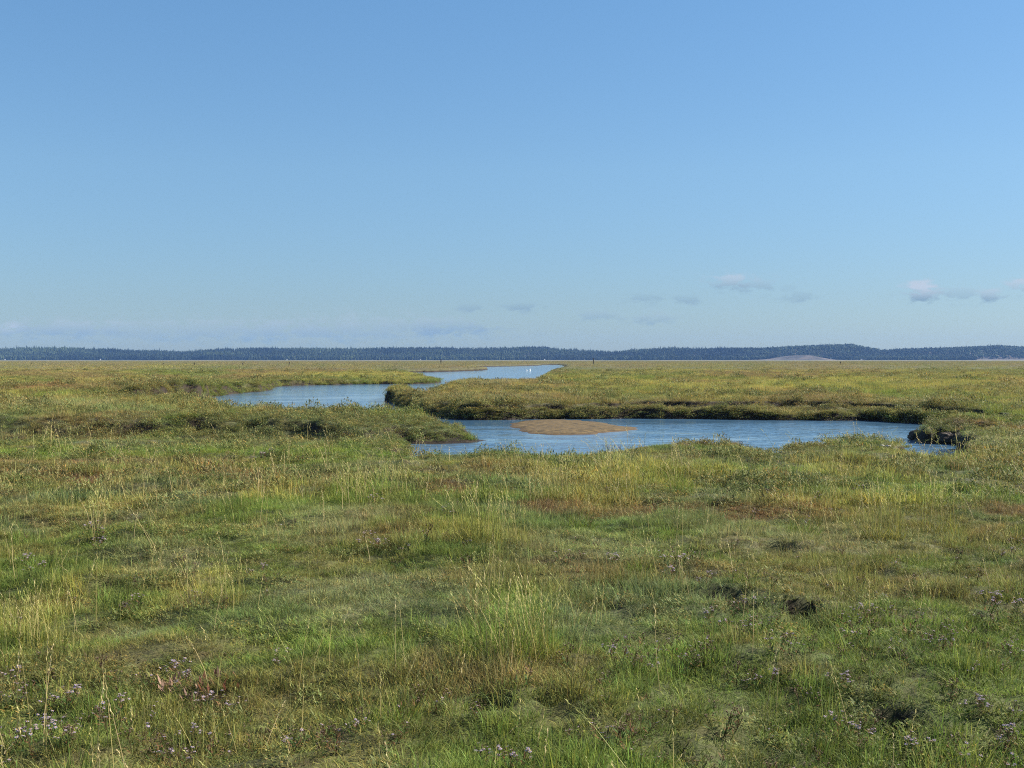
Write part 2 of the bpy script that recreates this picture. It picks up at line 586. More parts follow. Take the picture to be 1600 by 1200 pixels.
def species(x, y, sd):
    """colour of the plants at each ground point and their relative height"""
    n = len(x)
    # fields stretched in the far distance so they stay readable
    k = 1 + np.clip((y - 30) / 60, 0, 8)
    a = fbm(x / k, y / k, 2.6, 4, 51)
    b = fbm(x / k, y / k, 1.1, 4, 52)
    c = fbm(x / k, y / k, 5.0, 3, 53)
    d = fbm(x / k, y / k, 0.5, 3, 54)
    col = np.tile(PAL['green'], (n, 1))

    def mix(w, name):
        nonlocal col
        w = np.clip(w, 0, 1)[:, None]
        col = col * (1 - w) + PAL[name] * w
    mix(sstep(0.40, 0.56, a) * 0.9, 'grey')
    mix(sstep(0.50, 0.66, b) * 0.75, 'olive')
    mix(sstep(0.57, 0.68, c) * 0.55, 'brown')
    mix(sstep(0.60, 0.70, d) * 0.45, 'brown')
    mix(sstep(0.40, 0.30, b) * 0.0 + (1 - sstep(0.30, 0.42, b)) * 0.35, 'bright')
    mix((1 - sstep(0.28, 0.38, d)) * 0.35, 'dark')
    # beyond the pool: drier, browner marsh
    f = sstep(28, 60, y)
    mix(f * (0.32 + 0.5 * sstep(0.42, 0.6, a)), 'olive')
    mix(f * sstep(0.48, 0.6, c) * 0.65, 'brown')
    mix(f * sstep(0.54, 0.64, b) * 0.45, 'yellow')
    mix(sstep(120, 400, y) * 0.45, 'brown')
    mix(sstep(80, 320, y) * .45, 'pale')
    yl = infl(x, y, YELLOW, 61)
    gr = infl(x, y, GREEN, 62)
    rd = infl(x, y, RED, 63)
    pl = infl(x, y, PALE, 64)
    mix(pl * 0.5, 'pale')
    mix(gr * 0.62, 'bright')
    mix(yl * 0.45, 'yellow')
    mix(rd * 0.6, 'red')
    # trough and gully plants
    ty = y + (noise(x, y, 3.0, 33) - .5) * 1.6
    t = np.exp(-((ty - 17.2) / 0.9) ** 2) * (1 - sstep(-2, 3, x))
    t9 = np.exp(-((ty - 19.8) / 0.55) ** 2) * (1 - sstep(-5, -2.5, x))
    mix(np.maximum(t, t9) * 0.9 * sstep(0.22, 0.38, b), 'brown')
    mix(np.maximum(t, t9) * 0.5 * sstep(0.45, 0.6, a), 'red')
    ht = 0.75 + 0.7 * sstep(0.35, 0.65, fbm(x / k, y / k, 0.9, 3, 55)) + 0.3 * yl + 0.3 * gr - 0.35 * rd - 0.3 * t
    ht = ht - 0.25 * sstep(17.5, 19.5, y) * (1 - sstep(27, 29, y))
    # ranker growth on the creek edges
    e = np.exp(-np.maximum(sd, 0) / 0.9)
    ht = ht + 0.35 * e * (y > 28)
    mix(e * 0.25, 'bright')
    jit = 1 + RS.uniform(-.48, .48, (n, 1)) * (1 - .5 * sstep(30, 70, y))[:, None]
    col = np.clip(col * jit * (1 + RS.normal(0, 0.06, (n, 3))), 0.004, 1)
    return col, ht, yl


BUSHY = [patch(380, 672, 420, 22), patch(700, 645, 110, 14, -.1), patch(300, 612, 150, 16), patch(560, 593, 150, 4),
         patch(60, 680, 120, 20), patch(840, 640, 180, 10, -.1), patch(1300, 645, 200, 10, -.2)]


def leafiness(x, y, sd):
    w = infl(x, y, BUSHY, 65) * 0.6
    e = np.exp(-np.maximum(sd, 0) / 1.0) * (y > 28) * .55
    a = sstep(.60, .70, fbm(x, y, 1.4, 3, 66)) * .5
    fg = sstep(.60, .70, fbm(x, y, .5, 3, 67)) * (y < 30) * .4
    return np.clip(np.maximum(np.maximum(w, e), np.maximum(a, fg)), 0, .8) * (1 - .65 * sstep(60, 90, y))


def build_ground():
    ys = [-25, -18, -12, -8, -5, -3, -1, 0, 1, 1.8, 2.5]
    y = 3.0
    while y < 3700:
        ys.append(y)
        if y < 24:
            y += 0.045 + 0.0022 * y
        elif y < 56:
            y += 0.11
        else:
            y += 0.0045 * y
    ys = np.array(ys)
    us = np.linspace(-0.75, 0.75, 901)
    Y, U = np.meshgrid(ys, us, indexing='ij')
    X = U * (Y + 30)
    Xf, Yf = X.ravel(), Y.ravel()
    sd = creek_sd(Xf, Yf)
    Z = height(Xf, Yf, sd)
    # far sand strip and forest foot rise a little
    Z = Z + sstep(1100, 2700, Yf) * 0.5
    nr, nc = Y.shape
    co = np.stack([Xf, Yf, Z], 1).astype(np.float32)
    i = np.arange(nr - 1)[:, None] * nc + np.arange(nc - 1)[None, :]
    quads = np.stack([i, i + 1, i + nc + 1, i + nc], -1).reshape(-1, 4).astype(np.int32)
    me = bpy.data.meshes.new('marsh_ground')
    me.vertices.add(len(co))
    me.vertices.foreach_set('co', co.ravel())
    me.loops.add(quads.size)
    me.loops.foreach_set('vertex_index', quads.ravel())
    me.polygons.add(len(quads))
    me.polygons.foreach_set('loop_start', np.arange(0, quads.size, 4, dtype=np.int32))
    me.polygons.foreach_set('loop_total', np.full(len(quads), 4, np.int32))
    me.polygons.foreach_set('use_smooth', np.ones(len(quads), bool))
    me.update(calc_edges=True)
    at = me.attributes.new('sd', 'FLOAT', 'POINT')
    at.data.foreach_set('value', sd.astype(np.float32))
    col, ht, yl = species(Xf, Yf, sd)
    ca = me.color_attributes.new('plants', 'FLOAT_COLOR', 'POINT')
    arr = np.ones((len(co), 4), np.float32)
    arr[:, :3] = col
    ca.data.foreach_set('color', arr.ravel())
    m, N, L, b = new_mat('marsh_soil')
    a1 = N.new('ShaderNodeAttribute')
    a1.attribute_name = 'plants'
    a2 = N.new('ShaderNodeAttribute')
    a2.attribute_name = 'sd'
    geo = N.new('ShaderNodeNewGeometry')
    sp = N.new('ShaderNodeSeparateXYZ')
    L.new(geo.outputs['Normal'], sp.inputs[0])
    spp = N.new('ShaderNodeSeparateXYZ')
    L.new(geo.outputs['Position'], spp.inputs[0])

    def mth(op, a, b_=None, clamp=False):
        n = N.new('ShaderNodeMath')
        n.operation = op
        n.use_clamp = clamp
        for k, v in enumerate((a, b_)):
            if v is None:
                continue
            if isinstance(v, (int, float)):
                n.inputs[k].default_value = v
            else:
                L.new(v, n.inputs[k])
        return n.outputs[0]

    def mixc(f, c1, c2, blend='MIX'):
        n = N.new('ShaderNodeMix')
        n.data_type = 'RGBA'
        n.blend_type = blend
        for k, v in ((0, f), (6, c1), (7, c2)):
            if isinstance(v, (int, float)):
                n.inputs[k].default_value = v
            elif isinstance(v, tuple):
                n.inputs[k].default_value = (*v, 1)
            else:
                L.new(v, n.inputs[k])
        return n.outputs[2]
    nz = N.new('ShaderNodeTexNoise')
    nz.inputs['Scale'].default_value = 5.0
    nz.inputs['Detail'].default_value = 8
    nz.inputs['Roughness'].default_value = 0.65
    L.new(geo.outputs['Position'], nz.inputs['Vector'])
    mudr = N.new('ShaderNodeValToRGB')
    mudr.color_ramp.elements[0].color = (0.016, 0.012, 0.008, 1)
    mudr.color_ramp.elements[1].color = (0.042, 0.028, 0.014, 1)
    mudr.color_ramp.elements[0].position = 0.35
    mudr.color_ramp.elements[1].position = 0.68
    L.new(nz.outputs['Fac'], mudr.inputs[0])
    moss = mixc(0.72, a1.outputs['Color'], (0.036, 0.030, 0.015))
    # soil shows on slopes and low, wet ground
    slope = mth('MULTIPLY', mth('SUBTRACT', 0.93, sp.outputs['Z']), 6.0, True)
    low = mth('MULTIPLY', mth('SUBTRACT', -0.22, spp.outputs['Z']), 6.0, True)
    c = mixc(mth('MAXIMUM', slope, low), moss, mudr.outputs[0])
    # pale sand flats between marsh and forest
    sandm = mth('MULTIPLY', mth('SUBTRACT', spp.outputs['Y'], 1350.0), 0.004, True)
    nz2 = N.new('ShaderNodeTexNoise')
    nz2.inputs['Scale'].default_value = 0.008
    nz2.inputs['Detail'].default_value = 3
    L.new(geo.outputs['Position'], nz2.inputs['Vector'])
    sr = N.new('ShaderNodeValToRGB')
    sr.color_ramp.elements[0].color = (0.085, 0.09, 0.04, 1)
    sr.color_ramp.elements[1].color = (0.24, 0.21, 0.13, 1)
    sr.color_ramp.elements[0].position = 0.42
    sr.color_ramp.elements[1].position = 0.6
    L.new(nz2.outputs['Fac'], sr.inputs[0])
    c = mixc(sandm, c, sr.outputs[0])
    L.new(c, b.inputs['Base Color'])
    wet = mth('MULTIPLY', mth('SUBTRACT', WL + 0.07, spp.outputs['Z']), 12.0, True)
    L.new(mth('SUBTRACT', 0.9, mth('MULTIPLY', wet, 0.5)), b.inputs['Roughness'])
    b.inputs['Specular IOR Level'].default_value = 0.25
    bp = N.new('ShaderNodeBump')
    bp.inputs['Strength'].default_value = 0.9
    bp.inputs['Distance'].default_value = 0.06
    L.new(nz.outputs['Fac'], bp.inputs['Height'])
    L.new(bp.outputs[0], b.inputs['Normal'])
    me.materials.append(m)
    o = bpy.data.objects.new('ground', me)
    C.objects.link(o)
    tag(o, kind='structure')


build_ground()


def build_water():
    m, N, L, b = new_mat('creek_water')
    b.inputs['Base Color'].default_value = (0.085, 0.185, 0.300, 1)  # blue of the reflected sky is put into this base colour
    b.inputs['Roughness'].default_value = 0.07
    b.inputs['IOR'].default_value = 1.5
    b.inputs['Specular IOR Level'].default_value = 0.5
    geo = N.new('ShaderNodeNewGeometry')
    mp = N.new('ShaderNodeMapping')
    mp.inputs['Scale'].default_value = (0.8, 2.0, 1.0)
    mp.inputs['Rotation'].default_value = (0, 0, R(12))
    L.new(geo.outputs['Position'], mp.inputs[0])
    nA = N.new('ShaderNodeTexNoise')
    nA.inputs['Scale'].default_value = 2.0
    nA.inputs['Detail'].default_value = 2.5
    nA.inputs['Roughness'].default_value = 0.62
    nA.inputs['Distortion'].default_value = 0.5
    L.new(mp.outputs[0], nA.inputs['Vector'])
    # wind streaks: ruffled and smoother water
    mp2 = N.new('ShaderNodeMapping')
    mp2.inputs['Scale'].default_value = (0.22, 0.75, 1.0)
    L.new(geo.outputs['Position'], mp2.inputs[0])
    nB = N.new('ShaderNodeTexNoise')
    nB.inputs['Scale'].default_value = 1.0
    nB.inputs['Detail'].default_value = 3
    L.new(mp2.outputs[0], nB.inputs['Vector'])
    r = N.new('ShaderNodeMapRange')
    r.inputs['From Min'].default_value = 0.38
    r.inputs['From Max'].default_value = 0.55
    r.inputs['To Min'].default_value = 0.05
    r.inputs['To Max'].default_value = 1.0
    L.new(nB.outputs['Fac'], r.inputs['Value'])
    # sheltered water under the bank stays calm
    sp = N.new('ShaderNodeSeparateXYZ')
    L.new(geo.outputs['Position'], sp.inputs[0])
    at = N.new('ShaderNodeAttribute')
    at.attribute_name = 'calm'
    mu = N.new('ShaderNodeMath')
    mu.operation = 'MULTIPLY'
    L.new(r.outputs[0], mu.inputs[0])
    L.new(at.outputs['Fac'], mu.inputs[1])
    bp = N.new('ShaderNodeBump')
    bp.inputs['Distance'].default_value = 0.045
    L.new(mu.outputs[0], bp.inputs['Strength'])
    L.new(nA.outputs['Fac'], bp.inputs['Height'])
    L.new(bp.outputs[0], b.inputs['Normal'])
    xs = np.linspace(-70, 60, 131)
    ys = np.concatenate([np.arange(18, 60, 0.5), np.arange(60, 160, 2.0), np.arange(160, 641, 10)])
    Y, X = np.meshgrid(ys, xs, indexing='ij')
    nr, nc = Y.shape
    v = np.stack([X.ravel(), Y.ravel(), np.full(X.size, WL)], 1)
    i = (np.arange(nr - 1)[:, None] * nc + np.arange(nc - 1)[None, :])
    f = np.stack([i, i + 1, i + nc + 1, i + nc], -1).reshape(-1, 4)
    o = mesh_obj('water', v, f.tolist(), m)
    cx, cy_ = P(770, 661, WL)
    q = ((v[:, 0] - cx) / 3.6) ** 2 + ((v[:, 1] - cy_ - 1.2) / 2.6) ** 2
    calm = 0.08 + 0.92 * sstep(0.7, 1.4, np.sqrt(q))
    a = o.data.attributes.new('calm', 'FLOAT', 'POINT')
    a.data.foreach_set('value', calm.astype(np.float32))
    tag(o, kind='structure')


build_water()


def build_sandbar():
    m, N, L, b = new_mat('wet_sand')
    geo = N.new('ShaderNodeNewGeometry')
    n = N.new('ShaderNodeTexNoise')
    n.inputs['Scale'].default_value = 4
    n.inputs['Detail'].default_value = 12
    n.inputs['Roughness'].default_value = 0.7
    L.new(geo.outputs['Position'], n.inputs['Vector'])
    sp = N.new('ShaderNodeSeparateXYZ')
    L.new(geo.outputs['Position'], sp.inputs[0])
    mr = N.new('ShaderNodeMapRange')
    mr.inputs['From Min'].default_value = WL
    mr.inputs['From Max'].default_value = WL + 0.035
    L.new(sp.outputs['Z'], mr.inputs['Value'])
    r = N.new('ShaderNodeValToRGB')
    r.color_ramp.elements[0].color = (0.065, 0.047, 0.023, 1)
    r.color_ramp.elements[1].color = (0.18, 0.122, 0.050, 1)
    r.color_ramp.elements[0].position = 0.40
    r.color_ramp.elements[1].position = 0.60
    L.new(n.outputs['Fac'], r.inputs[0])
    x = N.new('ShaderNodeMix')
    x.data_type = 'RGBA'
    L.new(mr.outputs[0], x.inputs[0])
    x.inputs[6].default_value = (0.10, 0.062, 0.03, 1)
    L.new(r.outputs[0], x.inputs[7])
    L.new(x.outputs[2], b.inputs['Base Color'])
    b.inputs['Roughness'].default_value = 0.75
    b.inputs['Specular IOR Level'].default_value = 0.2
    bp = N.new('ShaderNodeBump')
    bp.inputs['Strength'].default_value = 0.5
    bp.inputs['Distance'].default_value = 0.03
    L.new(n.outputs['Fac'], bp.inputs['Height'])
    L.new(bp.outputs[0], b.inputs['Normal'])
    out = catmull([W_(801, 665), W_(812, 659.5), W_(850, 657), W_(900, 657.5), W_(940, 661), W_(970, 665), W_(992, 668.5), W_(985, 671.5), W_(960, 674.5),
                   W_(925, 678.5), W_(880, 679.5), W_(840, 678), W_(812, 674), W_(806, 669)], 6)
    x0, y0 = out.min(0) - 0.4
    x1, y1 = out.max(0) + 0.4
    xs, ys = np.linspace(x0, x1, 110), np.linspace(y0, y1, 130)
    Y, X = np.meshgrid(ys, xs, indexing='ij')
    Xf, Yf = X.ravel(), Y.ravel()
    s = -poly_sd(Xf + (noise(Xf, Yf, 0.5, 3) - .5) * 0.4, Yf + (noise(Xf, Yf, 0.6, 4) - .5) * 0.7, out)
    Z = WL + np.where(s > 0, 0.09 * (1 - np.exp(-s / 0.5)), s * 0.3) + (fbm(Xf, Yf, 0.8, 5, 9) - .5) * 0.03
    nr, nc = Y.shape
    i = (np.arange(nr - 1)[:, None] * nc + np.arange(nc - 1)[None, :])
    f = np.stack([i, i + 1, i + nc + 1, i + nc], -1).reshape(-1, 4)
    o = mesh_obj('sandbank_ground', np.stack([Xf, Yf, Z], 1), f.tolist(), m, smooth=True)
    tag(o, kind='structure')


build_sandbar()

# ------------------------------------------------------------------ plants: source meshes


def blades(n, Rr, lmin, lmax, w, lean, rs, straw=0.15, cup=0.0, base_dark=0.75, red=0.0, levels=3, zoff=-0.01):
    V, Fc, Co = [], [], []
    for i in range(n):
        r = Rr * math.sqrt(rs.rand())
        a = rs.rand() * 2 * math.pi
        bx, by = r * math.cos(a), r * math.sin(a)
        az = a + rs.normal(0, 1.1)
        Ln = rs.uniform(lmin, lmax) * (1 - 0.35 * (r / Rr) ** 2)
        le = abs(rs.normal(lean, lean * 0.55))
        fa = rs.rand() * math.pi
        wx, wy = math.cos(fa) * w * rs.uniform(.6, 1.2) / 2, math.sin(fa) * w / 2
        k = rs.rand()
        if k < straw:
            c = np.array([1.75, 1.45, 1.25]) * rs.uniform(.7, 1.2)
        elif k < straw + red:
            c = np.array([1.9, 0.8, 0.8])
        else:
            c = np.array([1.0, 1.0, 1.0]) * rs.uniform(.72, 1.25)
            c = c * np.array([rs.uniform(.85, 1.15), 1, rs.uniform(.8, 1.2)])
        s = len(V)
        ts = np.linspace(0, 1, levels)
        for j, t in enumerate(ts):
            off = le * Ln * (t ** 1.7)
            z = zoff + Ln * t * (1 - 0.35 * min(1.4, le) * t)
            x, y = bx + math.cos(az) * off, by + math.sin(az) * off
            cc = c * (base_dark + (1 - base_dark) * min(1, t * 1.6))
            if j == levels - 1:
                V.append((x, y, z))
                Co.append(cc)
            else:
                tw = 1 - 0.45 * t
                V.append((x - wx * tw, y - wy * tw, z))
                V.append((x + wx * tw, y + wy * tw, z))
                Co += [cc, cc]
        for j in range(levels - 2):
            Fc.append((s + 2 * j, s + 2 * j + 1, s + 2 * j + 3, s + 2 * j + 2))
        q = s + 2 * (levels - 2)
        Fc.append((q, q + 1, q + 2))
    return V, Fc, Co


def tube(p0, p1, r0, r1, n=4):
    p0, p1 = np.array(p0, float), np.array(p1, float)
    d = p1 - p0
    d /= np.linalg.norm(d) + 1e-9
    u = np.cross(d, [0.3, 0.9, 0.2])
    u /= np.linalg.norm(u)
    w = np.cross(d, u)
    V = []
    for p, r in ((p0, r0), (p1, r1)):
        for k in range(n):
            a = 2 * math.pi * k / n
            V.append(tuple(p + (u * math.cos(a) + w * math.sin(a)) * r))
    return V, [(k, (k + 1) % n, n + (k + 1) % n, n + k) for k in range(n)]


def leafy(n, Rr, h, lw, ll, rs, heads=0):
    """low shrubby herb: many small oval leaves through a domed volume"""
    V, Fc, Co = [], [], []
    for i in range(n):
        r = Rr * math.sqrt(rs.rand())
        a = rs.rand() * 2 * math.pi
        z = h * (1 - 0.6 * (r / Rr) ** 2) * rs.rand() ** .6
        p = np.array([r * math.cos(a), r * math.sin(a), z])
        la = rs.rand() * 2 * math.pi
        d = np.array([math.cos(la), math.sin(la), rs.uniform(-.2, 1.3)]) * ll * rs.uniform(.6, 1.3)
        sv = np.array([-math.sin(la), math.cos(la), rs.uniform(-.4, .4)]) * lw * rs.uniform(.6, 1.2)
        c = np.ones(3) * rs.uniform(.6, 1.35)
        if rs.rand() < .15:
            c = c * np.array([1.7, 1.15, 1.0])
        s = len(V)
        V += [tuple(p), tuple(p + d * .5 + sv), tuple(p + d), tuple(p + d * .5 - sv)]
        Co += [c] * 4
        Fc.append((s, s + 1, s + 2, s + 3))
    for i in range(heads):
        r = Rr * math.sqrt(rs.rand())
        a = rs.rand() * 2 * math.pi
        p = np.array([r * math.cos(a), r * math.sin(a), h * rs.uniform(.9, 1.35)])
        V2, F2 = tube(p * [1, 1, 0.3], p, ll * .04, ll * .03, 3)
        s = len(V)
        V += V2
        Co += [np.array([1.3, .9, .7])] * len(V2)
        Fc += [tuple(k + s for k in q) for q in F2]
        for k in range(5):
            e = rs.normal(0, 1, 3)
            e = e / np.linalg.norm(e) * ll * .35
            g = np.cross(e, rs.normal(0, 1, 3))
            g = g / np.linalg.norm(g) * ll * .2
            s = len(V)
            V += [tuple(p - g), tuple(p + g), tuple(p + e)]
            Co += [np.array([2.2, 1.6, 2.0]) * rs.uniform(.6, 1.1)] * 3
            Fc.append((s, s + 1, s + 2))
    return V, Fc, Co


def stalks(n, Rr, lmin, lmax, rs, w=0.0028, lean=0.24, head=0.28, hw=0.0055, cols=((0.52, 0.44, 0.18), (0.40, 0.40, 0.14), (0.56, 0.45, 0.23))):
    """upright flowering stems with a slender spike of spikelets"""
    V, Fc, Co = [], [], []
    for i in range(n):
        r = Rr * math.sqrt(rs.rand())
        a = rs.rand() * 2 * math.pi
        bx, by = r * math.cos(a), r * math.sin(a)
        az = rs.rand() * 2 * math.pi
        Ln = rs.uniform(lmin, lmax)
        le = abs(rs.normal(lean, lean * .7))
        c = np.array(cols[rs.randint(len(cols))]) * rs.uniform(.8, 1.15)

        def pos(t):
            return np.array([bx + math.cos(az) * le * Ln * t ** 1.5, by + math.sin(az) * le * Ln * t ** 1.5, Ln * t * (1 - .25 * le * t)])
        ts = [0, .35, 1 - head]
        s = len(V)
        for t in ts:
            p = pos(t)
            ww = w * (1 - .4 * t)
            for k in range(3):
                an = k * 2.094 + a
                V.append(tuple(p + np.array([math.cos(an) * ww / 2, math.sin(an) * ww / 2, 0])))
                Co.append(c * (0.8 if t == 0 else 1))
        for j in range(2):
            for k in range(3):
                k2 = (k + 1) % 3
                Fc.append((s + j * 3 + k, s + j * 3 + k2, s + j * 3 + 3 + k2, s + j * 3 + 3 + k))
        # spike: alternating little leaf-like spikelets along the axis
        m_ = 7
        for j in range(m_):
            t0 = 1 - head + head * j / m_
            t1 = min(1.0, t0 + head * 1.5 / m_)
            p0, p1 = pos(t0), pos(t1)
            an = a + j * 2.6
            pm = (p0 + p1) / 2 + np.array([math.cos(an), math.sin(an), 0]) * hw * .55
            side = np.array([-math.sin(an), math.cos(an), 0]) * hw * .4
            s = len(V)
            V += [tuple(p0), tuple(pm - side), tuple(p1), tuple(pm + side)]
            cc = c * rs.uniform(.95, 1.25)
            Co += [cc] * 4
            Fc += [(s, s + 1, s + 2, s + 3)]
    return V, Fc, Co


def merge(*parts):
    V, Fc, Co = [], [], []
    for v, f, c in parts:
        s = len(V)
        V += list(v)
        Fc += [tuple(i + s for i in q) for q in f]
        Co += list(c)
    return V, Fc, Co


def source_collection(name, parts, mat):
    col = bpy.data.collections.new(name)
    for i, (v, f, c) in enumerate(parts):
        o = mesh_obj('%s_%02d' % (name, i), v, f, mat, col=np.array(c), link=False)
        col.objects.link(o)
    return col


def scatter(name, pts, idx, scl, rot, colr, coll, kind='stuff'):
    n = len(pts)
    me = bpy.data.meshes.new(name)
    me.vertices.add(n)
    me.vertices.foreach_set('co', np.asarray(pts, np.float32).ravel())
    a = me.attributes.new('idx', 'INT', 'POINT')
    a.data.foreach_set('value', np.asarray(idx, np.int32))
    a = me.attributes.new('scl', 'FLOAT_VECTOR', 'POINT')
    a.data.foreach_set('vector', np.asarray(scl, np.float32).ravel())
    a = me.attributes.new('rot', 'FLOAT_VECTOR', 'POINT')
    a.data.foreach_set('vector', np.asarray(rot, np.float32).ravel())
    a = me.attributes.new('col', 'FLOAT_COLOR', 'POINT')
    arr = np.ones((n, 4), np.float32)
    arr[:, :3] = colr
    a.data.foreach_set('color', arr.ravel())
    me.update()
    o = bpy.data.objects.new(name, me)
    C.objects.link(o)
    ng = bpy.data.node_groups.new(name + '_nodes', 'GeometryNodeTree')
    ng.interface.new_socket('Geometry', in_out='INPUT', socket_type='NodeSocketGeometry')
    ng.interface.new_socket('Geometry', in_out='OUTPUT', socket_type='NodeSocketGeometry')
    N, L = ng.nodes, ng.links
    gi, go = N.new('NodeGroupInput'), N.new('NodeGroupOutput')
    ci = N.new('GeometryNodeCollectionInfo')
    ci.inputs['Collection'].default_value = coll
    ci.inputs['Separate Children'].default_value = True
    ci.inputs['Reset Children'].default_value = True
    m2p = N.new('GeometryNodeMeshToPoints')
    iop = N.new('GeometryNodeInstanceOnPoints')
    iop.inputs['Pick Instance'].default_value = True

    def attr(nm, t):
        q = N.new('GeometryNodeInputNamedAttribute')
        q.data_type = t
        q.inputs['Name'].default_value = nm
        return q.outputs['Attribute']
    L.new(gi.outputs[0], m2p.inputs['Mesh'])
    L.new(m2p.outputs[0], iop.inputs['Points'])
    L.new(ci.outputs[0], iop.inputs['Instance'])
    L.new(attr('idx', 'INT'), iop.inputs['Instance Index'])
    e2r = N.new('FunctionNodeEulerToRotation')
    L.new(attr('rot', 'FLOAT_VECTOR'), e2r.inputs[0])
    L.new(e2r.outputs[0], iop.inputs['Rotation'])
    L.new(attr('scl', 'FLOAT_VECTOR'), iop.inputs['Scale'])
    L.new(iop.outputs[0], go.inputs[0])
    md = o.modifiers.new('scatter', 'NODES')
    md.node_group = ng
    tag(o, kind=kind)
    return o


def wedge_points(y0, y1, dens, half=0.60, pad=1.6):
    """random ground points between two distances, across the view and a margin beside it"""
    w = lambda y: half * y + pad
    area = half * (y1 ** 2 - y0 ** 2) + 2 * pad * (y1 - y0)
    n = int(area * dens)
    y = RS.uniform(y0, y1, int(n * 2.4))
    x = RS.uniform(-1, 1, len(y)) * w(y1)
    m = np.abs(x) < w(y)
    k = m.nonzero()[0][:n]
    return x[k], y[k]


rs = np.random.RandomState(3)
SRC_TURF = source_collection('turf_tuft', [blades(60, 0.085, 0.035, 0.085, 0.0030, 0.95, rs, straw=0.16) for _ in range(6)]
                             + [blades(24, 0.08, 0.06, 0.15, 0.0036, 0.5, rs, straw=0.2) for _ in range(3)]
                             + [leafy(60, .07, .06, .0035, .022, rs, 1) for _ in range(2)], MAT_GRASS)
SRC_MID = source_collection('sward_tuft', [blades(76, 0.16, 0.04, 0.11, 0.0058, 0.85, rs, straw=0.18) for _ in range(4)]
                            + [blades(46, 0.15, 0.08, 0.20, 0.0062, 0.45, rs, straw=0.25) for _ in range(3)]
                            + [leafy(110, .15, .15, .008, .036, rs, 1) for _ in range(3)], MAT_GRASS)
SRC_FAR = source_collection('sward_patch', [blades(120, 0.50, 0.05, 0.15, 0.014, 0.55, rs, straw=0.22) for _ in range(5)]
                            + [leafy(130, .45, .20, .03, .08, rs, 0) for _ in range(2)], MAT_GRASS)
SRC_VFAR = source_collection('sward_spread', [blades(120, 2.3, 0.05, 0.16, 0.06, 0.5, rs, straw=0.2) for _ in range(4)], MAT_GRASS)
SRC_STALK = source_collection('seed_stalk', [merge(stalks(k, 0.12, 0.22, 0.48, rs)) for k in (1, 1, 2, 3, 4)], MAT_LEAF)


def veg_layer(name, y0, y1, dens, src, nsrc, base_scale, cutoff=0.06, tall_from=None, half=0.60, leaf0=None, nleaf=0, edge_only=False):
    x, y = wedge_points(y0, y1, dens, half)
    sd = creek_sd(x, y)
    z = height(x, y, sd)
    # bare ground in places: cliffs, the muddiest hollows
    e = 0.08
    zx = height(x + e, y, None) if y1 < 125 else z
    zy = height(x, y + e, None) if y1 < 125 else z
    slope = np.hypot(zx - z, zy - z) / e
    keep = (sd > cutoff) & (z > WL + 0.05)
    bare = fbm(x, y, 0.7, 3, 71)
    keep &= ~((slope > 1.3) & (bare > 0.47) & ((y > 33) | (x > 3)) & ~((y > 52) & (x < 0) & (bare < .54)))
    keep &= ~((z < -0.42) & (bare > 0.58) & ((y > 34) | (x > 2)) & ~((y > 50) & (x < 0)))
    if edge_only:
        keep = (sd > 0.03) & (sd < 0.8) & (z > WL + .03)
    x, y, z, sd, slope = x[keep], y[keep], z[keep], sd[keep], slope[keep]
    col, ht, yl = species(x, y, sd)
    n = len(x)
    s = RS.uniform(0.75, 1.3, n) * base_scale
    ht = ht * (0.72 + .6 * sstep(.35, .65, noise(x, y, .33, 58))) if y1 < 20 else ht
    sz = s * np.clip(ht, 0.5, 2.2) * RS.uniform(.8, 1.25, n) * (0.85 if y1 < 100 else 1.0)
    if tall_from is None:
        idx = RS.randint(0, nsrc, n)
    else:
        short = RS.randint(0, tall_from, n)
        tall = RS.randint(tall_from, nsrc, n)
        idx = np.where(RS.rand(n) < 0.06 + 0.2 * (ht > 1.3), tall, short)
    low = (z < -0.14) & (y > 34) & (y < 60)
    sz = np.where(low, sz * .6, sz)
    gul = (x < -4.2) & (y > 22.5) & (y < 29.8)
    sz = np.where(gul, sz * .55, sz)
    if nleaf:
        lf = leafiness(x, y, sd) * np.where(gul, .15, 1)
        pick = RS.rand(n) < lf
        idx = np.where(pick, leaf0 + RS.randint(0, nleaf, n), idx)
        bush = PAL['bush'] * RS.uniform(.6, 1.35, (n, 1)) * np.where(RS.rand(n, 1) < .25, np.array([[1.25, .95, .8]]), 1)
        col = np.where(pick[:, None], bush * .7 + col * .3, col)
        tallb = 1 + 0.6 * (fbm(x, y, 0.9, 2, 57) > .5)
        sz = np.where(pick, s * np.where(low, .6, 1) * RS.uniform(.45, .95, n) * np.where(y > 14, tallb, 1), sz)
    rot = np.stack([RS.normal(0, .16, n), RS.normal(0, .16, n), RS.uniform(0, 6.283, n)], 1)
    return scatter(name, np.stack([x, y, z], 1), idx, np.stack([s, s, sz], 1), rot, col, src)


veg_layer('turf_grass', 3.2, 13.5, 265, SRC_TURF, 9, 1.0, tall_from=6, leaf0=9, nleaf=2)
veg_layer('sward_grass', 13.0, 34.5, 60, SRC_MID, 7, 0.95, tall_from=4, leaf0=7, nleaf=3)
veg_layer('bank_grass', 34.0, 78.0, 22, SRC_MID, 7, 1.55, tall_from=4, leaf0=7, nleaf=3)
veg_layer('bank_edge_grass', 34.0, 112.0, 48, SRC_MID, 7, 1.35, tall_from=4, leaf0=7, nleaf=3, edge_only=True)
veg_layer('marsh_grass', 76.0, 190.0, 2.6, SRC_FAR, 5, 1.1, cutoff=0.15, half=0.56, leaf0=5, nleaf=2)
veg_layer('distant_grass', 185.0, 1100.0, 0.075, SRC_VFAR, 4, 1.0, cutoff=0.8, half=0.52)


